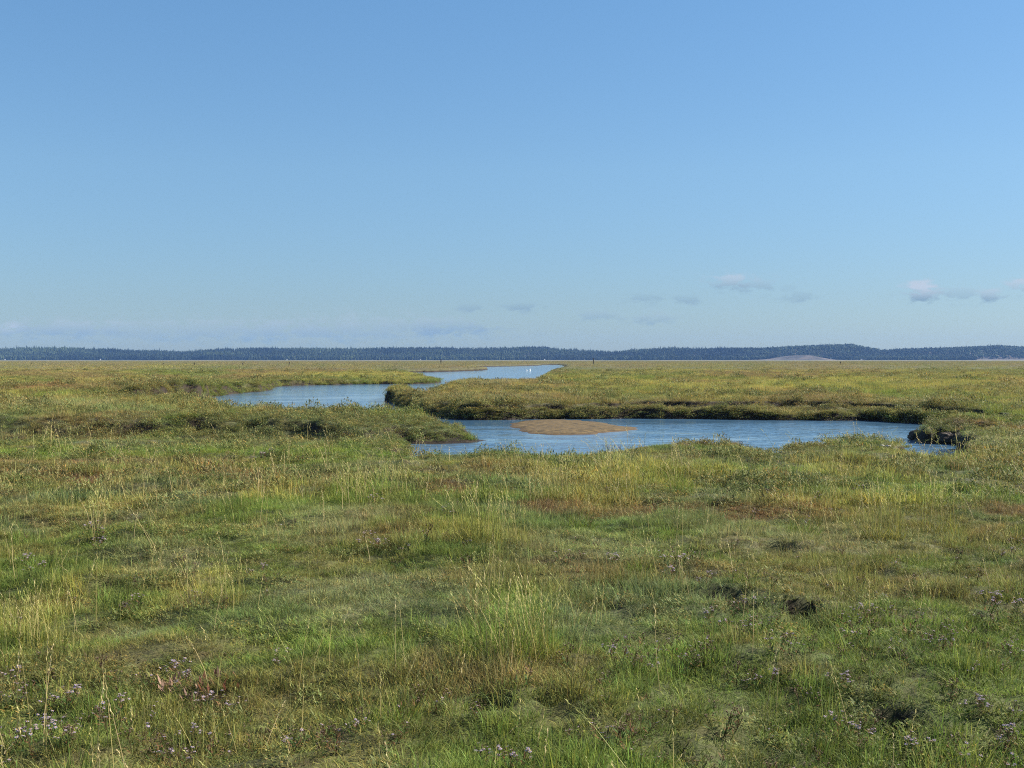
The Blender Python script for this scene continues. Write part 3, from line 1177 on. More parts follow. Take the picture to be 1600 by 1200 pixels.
def stalk_layer():
    x, y = wedge_points(3.6, 32, 14.0)
    sd = creek_sd(x, y)
    z = height(x, y, sd)
    yl = infl(x, y, YELLOW, 61)
    cl = fbm(x, y, 1.1, 3, 81)
    p = 0.24 + 0.30 * yl + 0.30 * sstep(0.56, 0.68, cl)
    p = p * (1 - .6 * sstep(18, 20, y))
    k = (RS.rand(len(x)) < p) & (z > -0.2) & (sd > 0.2)
    x, y, z = x[k], y[k], z[k]
    n = len(x)
    s = RS.uniform(.6, 1.15, n)
    w = s * np.clip(y / 8, 1.1, 2.4)
    rot = np.stack([RS.normal(0, .12, n), RS.normal(0, .12, n), RS.uniform(0, 6.283, n)], 1)
    scatter('seed_head_grass', np.stack([x, y, z], 1), RS.randint(0, 5, n), np.stack([w, w, s], 1), rot, np.ones((n, 3)), SRC_STALK)


stalk_layer()


def ground_z(x, y):
    return float(height(np.array([x]), np.array([y]))[0])


# ------------------------------------------------------------------ tall grass tussocks (things)
TUSS_KIDS = {}
TUSS = []


def make_tussock(seed, R0, hgt, nb, ns, tone):
    rs = np.random.RandomState(seed)
    root = empty('grass_tussock', (0, 0, 0))
    v, f, c = blades(nb, R0, hgt * .2, hgt * .60, 0.0042, 0.50, rs, straw=0.12, levels=4, red=0.0)
    base = np.array({'green': (0.150, 0.210, 0.036), 'yellow': (0.21, 0.215, 0.05), 'straw': (0.27, 0.215, 0.085)}[tone])
    a = mesh_obj('leaf_blades', v, f, MAT_LEAF, root, col=np.array(c) * base)
    kids = [a]
    for i in range(ns):
        v, f, c = stalks(1, .001, hgt * .65, hgt * 1.05, rs, w=0.003, lean=0.22, hw=0.0055, cols=((0.52, 0.46, 0.17), (0.42, 0.43, 0.13), (0.56, 0.46, 0.22)))
        ra, rr = rs.rand() * 6.283, R0 * .85 * math.sqrt(rs.rand())
        v = [(p[0] + rr * math.cos(ra), p[1] + rr * math.sin(ra), p[2]) for p in v]
        kids.append(mesh_obj('seed_stalk', v, f, MAT_LEAF, root, col=np.array(c)))
    TUSS_KIDS[root.name] = kids
    return root


protos = [make_tussock(1, .23, .50, 340, 42, 'green'), make_tussock(2, .18, .50, 200, 32, 'yellow'), make_tussock(3, .14, .42, 150, 12, 'green'),
          make_tussock(4, .12, .48, 90, 16, 'straw')]
proto_used = [False] * len(protos)
TUSS_LIST = [
    (790, 1062, 0, 1.12, 'largest tall grass tussock, bright green base with straw seed stalks, centre of the foreground'),
    (835, 1070, 1, 1.0, 'yellowish seeding tussock merged into the right flank of the largest green tussock'),
    (742, 985, 3, .9, 'thin straw stalks standing just behind the largest green tussock'),
    (70, 1015, 1, .9, 'yellow-green tussock with fine stalks at the left edge beside the lilac asters'),
    (30, 1010, 0, .7, 'green leafy tussock half cut by the left edge of the photo'),
    (300, 960, 3, .95, 'straw-coloured tussock of thin upright stalks behind the pinkish aster patch'),
    (360, 955, 1, .8, 'low yellow-green tussock right of the straw one, in front of the shadow hollow'),
    (1330, 1000, 2, 1.0, 'rounded green tussock beside the shadow hollow in the right foreground'),
    (1290, 990, 3, .55, 'short straw tuft on the rim of the shadow hollow in the right foreground'),
    (1160, 935, 2, .8, 'small green tussock casting a dark shadow left of it, mid right'),
    (560, 788, 0, 1.3, 'broad bright green tussock standing alone in the mown-looking turf, left of centre'),
    (620, 780, 1, 1.1, 'yellow stalks beside the broad bright green tussock left of centre'),
    (905, 828, 2, 1.2, 'green tussock with one long pale leaning stem, above the middle of the turf'),
    (740, 862, 1, 1.2, 'wide yellow-green stand of grass with slanting stalks, centre of the turf'),
    (800, 868, 1, 1.1, 'yellow grass stand right of the wide slanting-stalk tussock'),
    (150, 822, 3, 1.3, 'straw stalks rising in a loose bunch over the left turf'),
    (868, 790, 1, 1.2, 'yellow seeding tussock at the left end of the long stalk band below the pool'),
    (960, 775, 1, 1.3, 'yellow seeding tussock in the middle of the long stalk band below the pool'),
    (1060, 780, 2, 1.3, 'greener tussock at the right end of the long stalk band below the pool'),
    (1250, 838, 2, 1.3, 'green tussock in front of the rusty strip of turf, right of centre'),
    (1385, 845, 1, 1.3, 'seeding tussock in front of the right end of the rusty strip'),
    (1470, 835, 1, 1.4, 'tall straw and green tussock in the right-hand turf'),
    (1500, 742, 3, 1.5, 'straw stalk bunch in front of the peat clods on the right'),
    (1580, 735, 3, 1.5, 'straw stalk bunch at the right edge below the bare bank'),
    (620, 1165, 2, .8, 'green tussock at the bottom edge, left of the orange leaves'),
    (1000, 900, 2, .8, 'faint green tuft behind the scattered lilac flowers, centre right'),
    (1440, 962, 2, .7, 'low green tuft under the brown asters, right side'),
]
for (px, py, k, s, lab) in TUSS_LIST:
    x, y = P(px, py, 0.02)
    z = ground_z(x, y) - .01
    if not proto_used[k]:
        o = protos[k]
        proto_used[k] = True
    else:
        o = copy_tree(protos[k], TUSS_KIDS)
    o.location = (x, y, z)
    o.rotation_euler = (0, 0, random.uniform(0, 6.28))
    o.scale = (s, s, s * .92)
    tag(o, lab, 'grass tussock', 'tall grass tussocks in the turf')

# ------------------------------------------------------------------ sea asters (things)


ASTER_KIDS = {}


def make_aster(seed, state, whole=False):
    rs = np.random.RandomState(seed)
    root = empty('sea_aster', (0, 0, 0))
    st = ([], [], [])
    heads = []

    def add(b, V, Fs, c):
        s = len(b[0])
        b[0].extend(V)
        b[1].extend([tuple(i + s for i in q) for q in Fs])
        b[2].extend([c] * len(V))
    for i in range(rs.randint(3, 6)):
        az = rs.rand() * 6.28
        b0 = np.array([math.cos(az), math.sin(az), 0]) * rs.rand() * .05
        H = rs.uniform(.10, .20)
        top = b0 + np.array([math.cos(az) * .05, math.sin(az) * .05, H])
        cs = np.array([0.13, 0.085, 0.045]) if rs.rand() < .6 else np.array([0.09, 0.12, 0.03])
        V, Fs = tube(b0, top, .0022, .0016)
        add(st, V, Fs, cs)
        for j in range(7):       # fleshy narrow leaves
            t = rs.uniform(.05, .8)
            p = b0 + (top - b0) * t
            la = rs.rand() * 6.28
            ll = rs.uniform(.03, .06)
            d = np.array([math.cos(la), math.sin(la), rs.uniform(.1, .9)]) * ll
            sd_v = np.array([-math.sin(la), math.cos(la), 0]) * .005
            lc = np.array([0.08, 0.135, 0.035]) * rs.uniform(.7, 1.4) if rs.rand() < .7 else np.array([0.24, 0.13, 0.06])
            add(st, [tuple(p), tuple(p + d * .5 + sd_v), tuple(p + d), tuple(p + d * .5 - sd_v)], [(0, 1, 2, 3)], lc)
        for j in range(rs.randint(3, 7)):      # branching flower heads
            ha = rs.rand() * 6.28
            hp = top + np.array([math.cos(ha) * rs.uniform(.01, .035), math.sin(ha) * rs.uniform(.01, .035), rs.uniform(-.01, .04)])
            V, Fs = tube(top - np.array([0, 0, .03]), hp, .0012, .001, 3)
            add(st, V, Fs, cs)
            hd = pd = ([], [], [])
            heads.append(hd)
            tilt = rs.normal(0, .35, 2)
            nrm = np.array([tilt[0], tilt[1], 1.0])
            nrm /= np.linalg.norm(nrm)
            u = np.cross(nrm, [1, 0, 0])
            u /= np.linalg.norm(u)
            w = np.cross(nrm, u)
            open_ = rs.rand() < {'flowering': .75, 'fading': .25, 'seeding': 0.05}[state]
            if open_:
                pr = rs.uniform(.009, .013)
                for k in range(11):
                    a = k * 2 * math.pi / 11 + rs.normal(0, .1)
                    dv = u * math.cos(a) + w * math.sin(a)
                    sv = -u * math.sin(a) + w * math.cos(a)
                    p1 = hp + dv * pr * .55 + sv * .0022 + nrm * .002
                    p2 = hp + dv * pr + nrm * rs.uniform(-.003, .003)
                    p3 = hp + dv * pr * .55 - sv * .0022 + nrm * .002
                    add(hd, [tuple(hp), tuple(p1), tuple(p2), tuple(p3)], [(0, 1, 2, 3)], np.array([0.50, 0.42, 0.58]) * rs.uniform(.85, 1.15))
                ring = [tuple(hp + (u * math.cos(a) + w * math.sin(a)) * .004 + nrm * .002) for a in np.arange(6) * 1.047]
                add(hd, ring + [tuple(hp + nrm * .005)], [(k, (k + 1) % 6, 6) for k in range(6)], np.array([0.60, 0.42, 0.06]))
            else:
                # closed, fluffy brown-beige heads
                V, Fs = tube(hp - nrm * .006, hp, .0022, .0038, 5)
                add(pd, V, Fs, np.array([0.13, 0.08, 0.05]))
                for k in range(14):
                    a = rs.rand() * 6.28
                    e = rs.uniform(.2, 1.4)
                    dv = (u * math.cos(a) + w * math.sin(a)) * math.cos(e) + nrm * math.sin(e)
                    sv = np.cross(dv, nrm)
                    sv = sv / (np.linalg.norm(sv) + 1e-6) * .0016
                    c = np.array([0.40, 0.30, 0.23]) if rs.rand() < .65 else np.array([0.22, 0.14, 0.10])
                    add(pd, [tuple(hp - sv), tuple(hp + sv), tuple(hp + dv * rs.uniform(.006, .011))], [(0, 1, 2)], c)
    if whole:
        V, Fs, Co = merge(st, *heads)
        bpy.data.objects.remove(root)
        me = mesh_obj('sea_aster', V, Fs, MAT_PETAL, col=np.array(Co))
        ASTER_KIDS[me.name] = []
        return me
    kids = [mesh_obj('stems', st[0], st[1], MAT_LEAF, root, col=np.array(st[2]))]
    for h in heads:
        kids.append(mesh_obj('flower_head', h[0], h[1], MAT_PETAL, root, col=np.array(h[2])))
    ASTER_KIDS[root.name] = kids
    return root


ast = [make_aster(10, 'flowering'), make_aster(11, 'flowering'), make_aster(12, 'fading'), None, make_aster(14, 'seeding'), make_aster(15, 'seeding')]
ast_used = [False] * 6
ASTER_LIST = [
    (58, 1165, 0, 1.0, 'sea aster with a dense lilac flower cluster on a reddish stem, bottom left corner'),
    (78, 1150, 1, .9, 'sea aster with lilac flowers just right of the bottom left corner cluster'),
    (170, 1128, 2, 1.0, 'lilac and brown sea aster left of the red-leaved patch'),
    (268, 1035, 1, 1.0, 'pale lilac sea aster flowering above the red-leaved patch'),
    (285, 1055, 0, .8, 'small lilac sea aster at the upper edge of the red-leaved patch'),
    (345, 1095, 0, .9, 'lilac sea aster at the right end of the red-leaved patch'),
    (300, 1130, 1, .7, 'single lilac aster flower below the red-leaved patch'),
    (175, 1045, 4, 1.1, 'brown seeded aster bush left of the red-leaved patch'),
    (210, 1150, 4, 1.0, 'brown seed-headed aster in the lower left turf'),
    (240, 1140, 2, .9, 'brown and lilac aster right of the seed-headed one in the lower left turf'),
    (330, 1155, 2, .9, 'pinkish brown aster near the bottom edge, left part'),
    (460, 1155, 1, .6, 'single whitish aster flower near the bottom edge, left of the green tussock'),
    (555, 1150, 1, .6, 'white-lilac aster flower beside the green tussock at the bottom edge'),
    (875, 1055, 4, 1.1, 'brown woolly seeded aster right of the largest tussock'),
    (970, 1060, 4, 1.0, 'seeded aster with pale stem, centre right foreground'),
    (945, 1040, 1, .7, 'lone blue-lilac aster flower, centre right foreground'),
    (1085, 1060, 5, .9, 'whitish seeded aster left of the two pink red leaves'),
    (1150, 1065, 4, 1.0, 'brown aster with white seed tufts, right of centre foreground'),
    (1258, 1108, 5, 1.1, 'fluffy white seed-headed aster beside a long leaning straw stem'),
    (1318, 1125, 0, .8, 'lilac aster below the shadow hollow, right foreground'),
    (1310, 1080, 1, .8, 'small lilac aster between the red leaves and the shadow hollow'),
    (1438, 1148, 0, .9, 'lilac aster cluster low in the right foreground'),
    (1572, 1135, 0, .9, 'pink-lilac aster near the right edge'),
    (1530, 1110, 1, .8, 'pale lilac aster left of the pink-lilac one near the right edge'),
    (1440, 1195, 0, .9, 'lilac aster cut by the bottom edge, right part'),
    (1248, 1200, 0, .8, 'purple aster at the bottom edge, right of centre'),
    (1540, 962, 1, 1.1, 'whitish lilac asters above the brown tuft, right side'),
    (1575, 965, 0, 1.0, 'lilac aster close to the right edge, mid height of the turf'),
    (1345, 965, 1, .9, 'single lilac flower behind the rounded green tussock'),
    (1050, 885, 0, 1.3, 'bright white-lilac aster group in the middle of the turf'),
    (1040, 893, 1, 1.0, 'lilac aster touching the bright white-lilac group'),
    (950, 868, 1, 1.0, 'lilac aster left of the bright white-lilac group'),
    (152, 832, 0, 1.1, 'lilac asters below the bunch of straw stalks, left turf'),
    (150, 850, 1, .9, 'second lilac aster below the bunch of straw stalks, left turf'),
    (285, 886, 4, 1.3, 'brown aster thicket with one lilac head, left turf'),
    (35, 868, 1, 1.0, 'white-lilac aster at the left edge of the turf'),
    (590, 782, 0, .9, 'lilac aster at the foot of the broad bright green tussock'),
    (590, 842, 1, .9, 'small lilac aster below the broad bright green tussock'),
    (660, 845, 4, 1.4, 'brown seeded aster bush left of the wide slanting-stalk tussock'),
    (890, 875, 2, 1.2, 'pale aster group right of the yellow grass stand'),
]


small = [make_aster(20 + i, q, True) for i, q in enumerate(['flowering', 'fading', 'fading', 'fading', 'seeding', 'seeding', 'seeding'])]
small_used = [False] * len(small)


def place_aster(px, py, k, s, lab, group, lib=ast, used=ast_used):
    x, y = P(px, py, 0.12)
    if not used[k]:
        o = lib[k]
        used[k] = True
    else:
        o = copy_tree(lib[k], ASTER_KIDS)
    o.location = (x, y, ground_z(x, y) - .01)
    o.rotation_euler = (0, 0, random.uniform(0, 6.28))
    s *= .85 + max(0.0, (y - 8)) * .03
    o.scale = (s, s, s * .85)
    return tag(o, lab, 'flowering plant', group)


for (px, py, k, s, lab) in ASTER_LIST:
    place_aster(px, py, k, s, lab, 'sea asters in the foreground turf')
zones = [(860, 1600, 1000, 1200, 84), (1100, 1600, 900, 1010, 56), (0, 460, 1010, 1200, 34), (0, 500, 800, 960, 28), (460, 860, 1080, 1200, 14), (560, 1200, 760, 900, 34),
         (1200, 1600, 740, 900, 18), (850, 1160, 690, 700, 10), (300, 560, 700, 716, 10)]
for (xa, xb, ya, yb, n) in zones:
    for i in range(n):
        k = random.randrange(7)
        place_aster(random.uniform(xa, xb), random.uniform(ya, yb), k, random.uniform(.5, .95),
                    'small half-faded sea aster scattered in the turf with beige or lilac heads', 'small scattered sea asters', small, small_used)


# ------------------------------------------------------------------ red-leaved saltmarsh plants
def make_red(seed, tone):
    rs = np.random.RandomState(seed)
    root = empty('red_saltmarsh_plant', (0, 0, 0))
    V, Fs, Co = [], [], []
    for i in range(46):
        a = rs.rand() * 6.28
        r = .11 * math.sqrt(rs.rand())
        p = np.array([r * math.cos(a), r * math.sin(a), 0])
        la = rs.rand() * 6.28
        d = np.array([math.cos(la) * .6, math.sin(la) * .6, rs.uniform(.4, 1.4)]) * rs.uniform(.03, .065)
        sv = np.array([-math.sin(la), math.cos(la), 0]) * rs.uniform(.004, .007)
        c = np.array({'red': (0.24, 0.10, 0.06), 'pink': (0.34, 0.21, 0.15)}[tone]) * rs.uniform(.6, 1.3)
        if rs.rand() < .25:
            c = np.array([0.12, 0.14, 0.04])
        s = len(V)
        V += [tuple(p), tuple(p + d * .55 + sv), tuple(p + d), tuple(p + d * .55 - sv)]
        Fs.append((s, s + 1, s + 2, s + 3))
        Co += [c] * 4
    kid = mesh_obj('leaves', V, Fs, MAT_LEAF, root, col=np.array(Co))
    RED_KIDS[root.name] = [kid]
    return root


RED_KIDS = {}
reds = [make_red(5, 'red'), make_red(6, 'pink')]
ru = [False, False]
for (px, py, k, s, lab) in [
        (300, 1075, 1, 1.1, 'pinkish low plant, left half of the red-leaved patch in the lower left turf'),
        (345, 1082, 0, 1.0, 'rusty low plant, right half of the red-leaved patch in the lower left turf'),
        (318, 1092, 1, .8, 'pale pink leaves at the lower rim of the red-leaved patch, lower left turf'),
        (690, 1142, 0, .45, 'orange-red leaves low at the bottom, between two green tussocks'),
        (1002, 1125, 0, .3, 'tiny orange leaf tuft in the centre right foreground'),
        (1318, 1020, 0, .4, 'upright red stem in front of the rounded green tussock'),
        (1362, 1050, 0, .35, 'small red leaf tuft, left one of two below the rounded green tussock'),
        (1450, 1050, 0, .35, 'small red leaf tuft, right one of two below the rounded green tussock'),
        (1590, 915, 1, .9, 'brown-red low plant at the right edge of the turf'),
        (1460, 808, 1, 1.0, 'pinkish dead patch of leaves in the right turf near the rusty strip')]:
    x, y = P(px, py, .03)
    o = reds[k] if not ru[k] else copy_tree(reds[k], RED_KIDS)
    ru[k] = True
    o.location = (x, y, ground_z(x, y))
    o.rotation_euler = (0, 0, random.uniform(0, 6.28))
    o.scale = (s * 1.3, s * 1.3, s * 1.1)
    tag(o, lab, 'small plant', 'red-leaved saltmarsh plants')


# ------------------------------------------------------------------ peat clods, shells
def clod(seed, sx, sy, sz):
    rs = np.random.RandomState(seed)
    nu, nv = 30, 16
    V, Fs = [], []
    for j in range(nv + 1):
        th = math.pi * j / nv
        for i in range(nu):
            ph = 2 * math.pi * i / nu
            d = np.array([math.sin(th) * math.cos(ph), math.sin(th) * math.sin(ph), math.cos(th)])
            q = fbm(np.array([d[0] * 1.3 + seed * 7 + d[2]]), np.array([d[1] * 1.3 + d[2] * 1.7]), 0.6, 5, seed, .7)[0]
            r = 0.45 + 1.1 * q
            V.append((d[0] * sx * r, d[1] * sy * r, d[2] * sz * r))
    for j in range(nv):
        for i in range(nu):
            i2 = (i + 1) % nu
            Fs.append((j * nu + i, (j + 1) * nu + i, (j + 1) * nu + i2, j * nu + i2))
    return V, Fs


for n_, (px, py, sx, sy, sz, lab) in enumerate([
        (1436, 687, .30, .26, .17, 'dark peat clod at the water end of the slumped bank, leftmost of the clods'),
        (1458, 690, .28, .26, .14, 'low peat clod with a pale top, second of the slumped clods from the water end'),
        (1480, 693, .34, .3, .19, 'rounded dark peat clod in the middle of the slumped bank above the small water patch'),
        (1503, 694, .36, .32, .18, 'broad dark peat clod where the slumped bank joins the turf'),
        (1492, 684, .3, .3, .26, 'dark peat clod with roots behind the middle clod of the slumped bank')]):
    x, y = P(px, py, WL)
    v, f = clod(n_ + 3, sx, sy, sz)
    o = mesh_obj('peat_clod', v, f, MAT_PEAT, smooth=True)
    o.location = (x, y, WL + sz * .5)
    o.rotation_euler = (0, 0, random.uniform(0, 6))
    tag(o, lab, 'clod of peat', 'slumped peat clods at the pool edge')

for n_, (px, py, s, lab) in enumerate([
        (1388, 700, .055, 'bleached white shell lying on the near bank below the pool'),
        (1378, 702, .045, 'small white shell left of the bleached one on the near bank'),
        (1408, 683, .05, 'white shard on the turf edge by the corner of the pool')]):
    x, y = P(px, py, 0.05)
    v, f = clod(n_ + 30, s, s * .6, s * .35)
    o = mesh_obj('shell', v, f, MAT_SHELL, smooth=True)
    o.location = (x, y, ground_z(x, y) + .11)
    tag(o, lab, 'shell', 'bleached shells by the pool')

# ------------------------------------------------------------------ posts
for n_, (px, ytop, d, w, lab) in enumerate([
        (50, 566.3, 380, .32, 'dark wooden post far out in the marsh, first from the left'),
        (255, 567.0, 360, .30, 'short dark post in the far marsh, second from the left'),
        (304, 566.3, 340, .32, 'dark upright post in the far marsh, third from the left'),
        (379, 567.2, 360, .34, 'stubby dark post in the far marsh, fourth from the left'),
        (452, 565.4, 340, .32, 'dark post in the far marsh below a white hut, fifth from the left'),
        (538, 567.4, 400, .25, 'faint thin post in the far marsh, sixth from the left'),
        (619, 566.8, 400, .22, 'barely visible post stub in the far marsh, seventh from the left'),
        (689, 561.2, 480, .5, 'tallest dark post, rising against the forest left of the far creek'),
        (927, 559.8, 400, .36, 'dark post rising against the forest right of the far creek'),
        (1313, 565.0, 420, .40, 'dark stub on the horizon below the highest wooded hill')]):
    x = at_dist(px, d)
    z0 = -0.1
    zt = CAM_H - (ytop - 562) / F * d
    v, f = [], []
    for j, (zz, ww) in enumerate(((z0, w), (zt * .6, w * .92), (zt - .06, w * .85), (zt, w * .5))):
        for k in range(7):
            a = k * 6.283 / 7
            v.append((math.cos(a) * ww / 2 + j * .015, math.sin(a) * ww / 2, zz))
    for j in range(3):
        for k in range(7):
            f.append((j * 7 + k, j * 7 + (k + 1) % 7, j * 7 + 7 + (k + 1) % 7, j * 7 + 7 + k))
    f.append(tuple(range(21, 28)))
    o = mesh_obj('marsh_post', v, f, MAT_WOOD)
    o.location = (x, d, 0)
    tag(o, lab, 'post', 'wooden posts far out in the marsh')


# ------------------------------------------------------------------ white birds on the far creek, flock in the sky
def loft(rings, n=10):
    """rings: (centre, rx, ry, axis dir) -> continuous surface"""
    V, Fs = [], []
    for (c, rw, rh, d) in rings:
        d = Vector(d).normalized()
        side = d.cross(Vector((0, 0, 1)))
        if side.length < 1e-3:
            side = Vector((0, 1, 0))
        side.normalize()
        up = side.cross(d)
        for k in range(n):
            a = 2 * math.pi * k / n
            V.append(tuple(Vector(c) + side * math.cos(a) * rw + up * math.sin(a) * rh))
    for j in range(len(rings) - 1):
        for k in range(n):
            Fs.append((j * n + k, j * n + (k + 1) % n, (j + 1) * n + (k + 1) % n, (j + 1) * n + k))
    Fs.append(tuple(range(n))[::-1])
    Fs.append(tuple((len(rings) - 1) * n + k for k in range(n)))
    return V, Fs


def white_bird(x, y, rz, s, neck, lab):
    root = empty('white_bird', (x, y, WL), rz)
    nk = neck
    v, f = loft([((-.42, 0, .20), .01, .01, (1, 0, .1)), ((-.30, 0, .17), .08, .05, (1, 0, 0)), ((-.10, 0, .14), .16, .13, (1, 0, 0)),
                 ((.10, 0, .14), .15, .13, (1, 0, .2)), ((.24, 0, .18), .09, .09, (1, 0, .9)), ((.29, 0, .20 + nk * .35), .045, .045, (.1, 0, 1)),
                 ((.28, 0, .20 + nk * .8), .04, .04, (.1, 0, 1)), ((.32, 0, .22 + nk), .05, .05, (1, 0, .2)), ((.39, 0, .215 + nk), .03, .03, (1, 0, -.2))])
    mesh_obj('body', v, f, MAT_WHITE, root, smooth=True)
    v, f = loft([((.38, 0, .21 + nk), .02, .018, (1, 0, -.2)), ((.46, 0, .19 + nk), .004, .004, (1, 0, -.2))], 6)
    mesh_obj('beak', v, f, MAT_BEAK, root)
    root.scale = (s, s, s)
    tag(root, lab, 'bird', 'white birds on the far creek')


bx, by = P(823, 579.5, WL)
white_bird(bx, by, R(250), .75, .05, 'white bird resting low on the far creek, left of the pair')
bx, by = P(828, 579.5, WL)
white_bird(bx, by, R(60), .85, .28, 'white bird with its neck raised on the far creek, right of the pair')


def flying_bird(px, py, d, s, bank):
    x = at_dist(px, d)
    z = CAM_H + (562 - py) / F * d
    v = [(-.28, 0, 0), (.0, -.07, .02), (.34, 0, .03), (0, .07, .02), (0, 0, -.06), (0, 0, .06),
         (.10, .45, .16), (-.10, .42, .16), (-.06, .95, .06), (.10, -.45, .16), (-.10, -.42, .16), (-.06, -.95, .06)]
    f = [(0, 1, 5), (1, 2, 5), (2, 3, 5), (3, 0, 5), (1, 0, 4), (2, 1, 4), (3, 2, 4), (0, 3, 4),
         (2, 6, 7, 3), (6, 8, 7), (1, 10, 9, 2), (10, 11, 9)]
    o = mesh_obj('flying_bird', v, f, MAT_DARKBIRD)
    o.location = (x, d, z)
    o.rotation_euler = (bank, 0, R(95))
    o.scale = (s, s, s)
    tag(o, 'tiny dark bird flying in the distant flock above the forest', 'bird', 'distant flock of flying birds')


for i in range(20):
    t = i / 19
    flying_bird(888 + 38 * t + random.uniform(-1, 1), 513.5 + 2.5 * t + random.uniform(-1.2, 1.2) + (3.5 if i % 5 == 2 else 0), random.uniform(820, 880), random.uniform(.6, .9), random.uniform(-.4, .4))

# ------------------------------------------------------------------ hills and forest
SKY_LINE = [(-500, 545), (-200, 544), (0, 543.5), (60, 541.5), (110, 541.5), (140, 543), (165, 543.5), (200, 545.5), (240, 547), (300, 547.5), (320, 545.5), (340, 543.5),
            (400, 541.8), (480, 542), (540, 543), (600, 542.5), (700, 542), (780, 542), (815, 541), (850, 541.2), (865, 543), (900, 545.5), (945, 547.8), (965, 547.5),
            (990, 544.5), (1050, 542.3), (1100, 543), (1150, 541.3), (1200, 541), (1235, 538.5), (1290, 536), (1325, 534.5), (1345, 538.5), (1378, 545), (1420, 542.5),
            (1480, 540.8), (1520, 538.5), (1560, 537.5), (1600, 539), (1800, 542), (2200, 545)]
TREE_H = 13.0
FD = 3000.0


def hill_profile(px):
    yy = np.interp(px, [a for a, _ in SKY_LINE], [b for _, b in SKY_LINE])
    return (562 - yy) / F * 3350 + CAM_H - TREE_H


def hill_z(x, y):
    px = 800 + F * x / y
    top = np.maximum(hill_profile(px), 2.0)
    t = sstep(2930, 3350, y + (noise(x, y, 160, 91) - .5) * 110)
    z = top * t * (0.93 + .07 * noise(x, y, 60, 92))
    z = z * (1 - .6 * sstep(3400, 3650, y))
    # bare dune hill in front of the highest part
    dn = np.exp(-(((x - at_dist(1236, 2900)) / 62) ** 2 + ((y - 2900) / 40) ** 2)) * 9 + np.exp(-(((x - at_dist(1268, 2900)) / 40) ** 2 + ((y - 2890) / 35) ** 2)) * 6
    return np.maximum(z, dn) + 0.4, dn


def build_hills():
    xs = np.linspace(-2500, 2500, 500)
    ys = np.linspace(2780, 3690, 90)
    Y, X = np.meshgrid(ys, xs, indexing='ij')
    Xf, Yf = X.ravel(), Y.ravel()
    Z, dn = hill_z(Xf, Yf)
    Z = Z + (fbm(Xf, Yf, 30, 3, 95) - .5) * np.clip(dn / 3, 0, 1) * 5
    Z = np.where(Yf < 2800, -0.5, Z)
    nr, nc = Y.shape
    i = (np.arange(nr - 1)[:, None] * nc + np.arange(nc - 1)[None, :])
    f = np.stack([i, i + 1, i + nc + 1, i + nc], -1).reshape(-1, 4)
    m, N, L, b = new_mat('dune_heath')
    geo = N.new('ShaderNodeNewGeometry')
    n = N.new('ShaderNodeTexNoise')
    n.inputs['Scale'].default_value = 0.035
    n.inputs['Detail'].default_value = 5
    L.new(geo.outputs['Position'], n.inputs['Vector'])
    r = N.new('ShaderNodeValToRGB')
    r.color_ramp.elements[0].color = (0.030, 0.028, 0.024, 1)
    r.color_ramp.elements[1].color = (0.115, 0.085, 0.06, 1)
    r.color_ramp.elements[0].position = 0.44
    r.color_ramp.elements[1].position = 0.62
    L.new(n.outputs['Fac'], r.inputs[0])
    L.new(r.outputs[0], b.inputs['Base Color'])
    b.inputs['Roughness'].default_value = 1
    o = mesh_obj('hills', np.stack([Xf, Yf, Z], 1), f.tolist(), m, smooth=True)
    tag(o, kind='structure')


build_hills()


def conifer(seed, h, r, tiers, n=7):
    rs = np.random.RandomState(seed)
    V, Fs, Co = [], [], []
    for t in range(tiers):
        z0 = h * (0.08 + 0.86 * t / tiers)
        z1 = min(h, z0 + h * 1.7 / tiers)
        rr = r * (1 - t / tiers) ** .8 * rs.uniform(.85, 1.1)
        s = len(V)
        for k in range(n):
            a = k * 6.283 / n + t
            q = rr * rs.uniform(.65, 1.25)
            V.append((math.cos(a) * q, math.sin(a) * q, z0 - rs.rand() * h * .04))
            Co.append(np.ones(3) * rs.uniform(.8, 1.2))
        V.append((rs.normal(0, .1), rs.normal(0, .1), z1))
        Co.append(np.ones(3) * 1.1)
        for k in range(n):
            Fs.append((s + k, s + (k + 1) % n, s + n))
    V2, F2 = tube((0, 0, 0), (0, 0, h * .2), .35, .25, 5)
    s = len(V)
    V += V2
    Co += [np.array([.8, .6, .5])] * len(V2)
    Fs += [tuple(i + s for i in q) for q in F2]
    return V, Fs, Co


def round_tree(seed, h, r):
    rs = np.random.RandomState(seed)
    V, Fs, Co = [], [], []
    for b in range(7):
        c = np.array([rs.normal(0, r * .4), rs.normal(0, r * .4), h * rs.uniform(.35, .85)])
        br = r * rs.uniform(.35, .6)
        cc = np.ones(3) * rs.uniform(.8, 1.3)
        s = len(V)
        for j in range(1, 4):
            th = math.pi * j / 4
            for i in range(6):
                ph = i * 1.047 + j
                q = br * rs.uniform(.8, 1.2)
                V.append(tuple(c + np.array([math.sin(th) * math.cos(ph) * q, math.sin(th) * math.sin(ph) * q, math.cos(th) * q])))
                Co.append(cc)
        V += [tuple(c + [0, 0, br]), tuple(c - [0, 0, br])]
        Co += [cc, cc]
        for i in range(6):
            i2 = (i + 1) % 6
            Fs += [(s + i, s + i2, s + 18), (s + 12 + i2, s + 12 + i, s + 19)]
            for j in range(2):
                Fs.append((s + j * 6 + i, s + j * 6 + 6 + i, s + j * 6 + 6 + i2, s + j * 6 + i2))
    V2, F2 = tube((0, 0, 0), (0, 0, h * .5), .4, .25, 5)
    s = len(V)
    V += V2
    Co += [np.array([.8, .6, .5])] * len(V2)
    Fs += [tuple(i + s for i in q) for q in F2]
    return V, Fs, Co


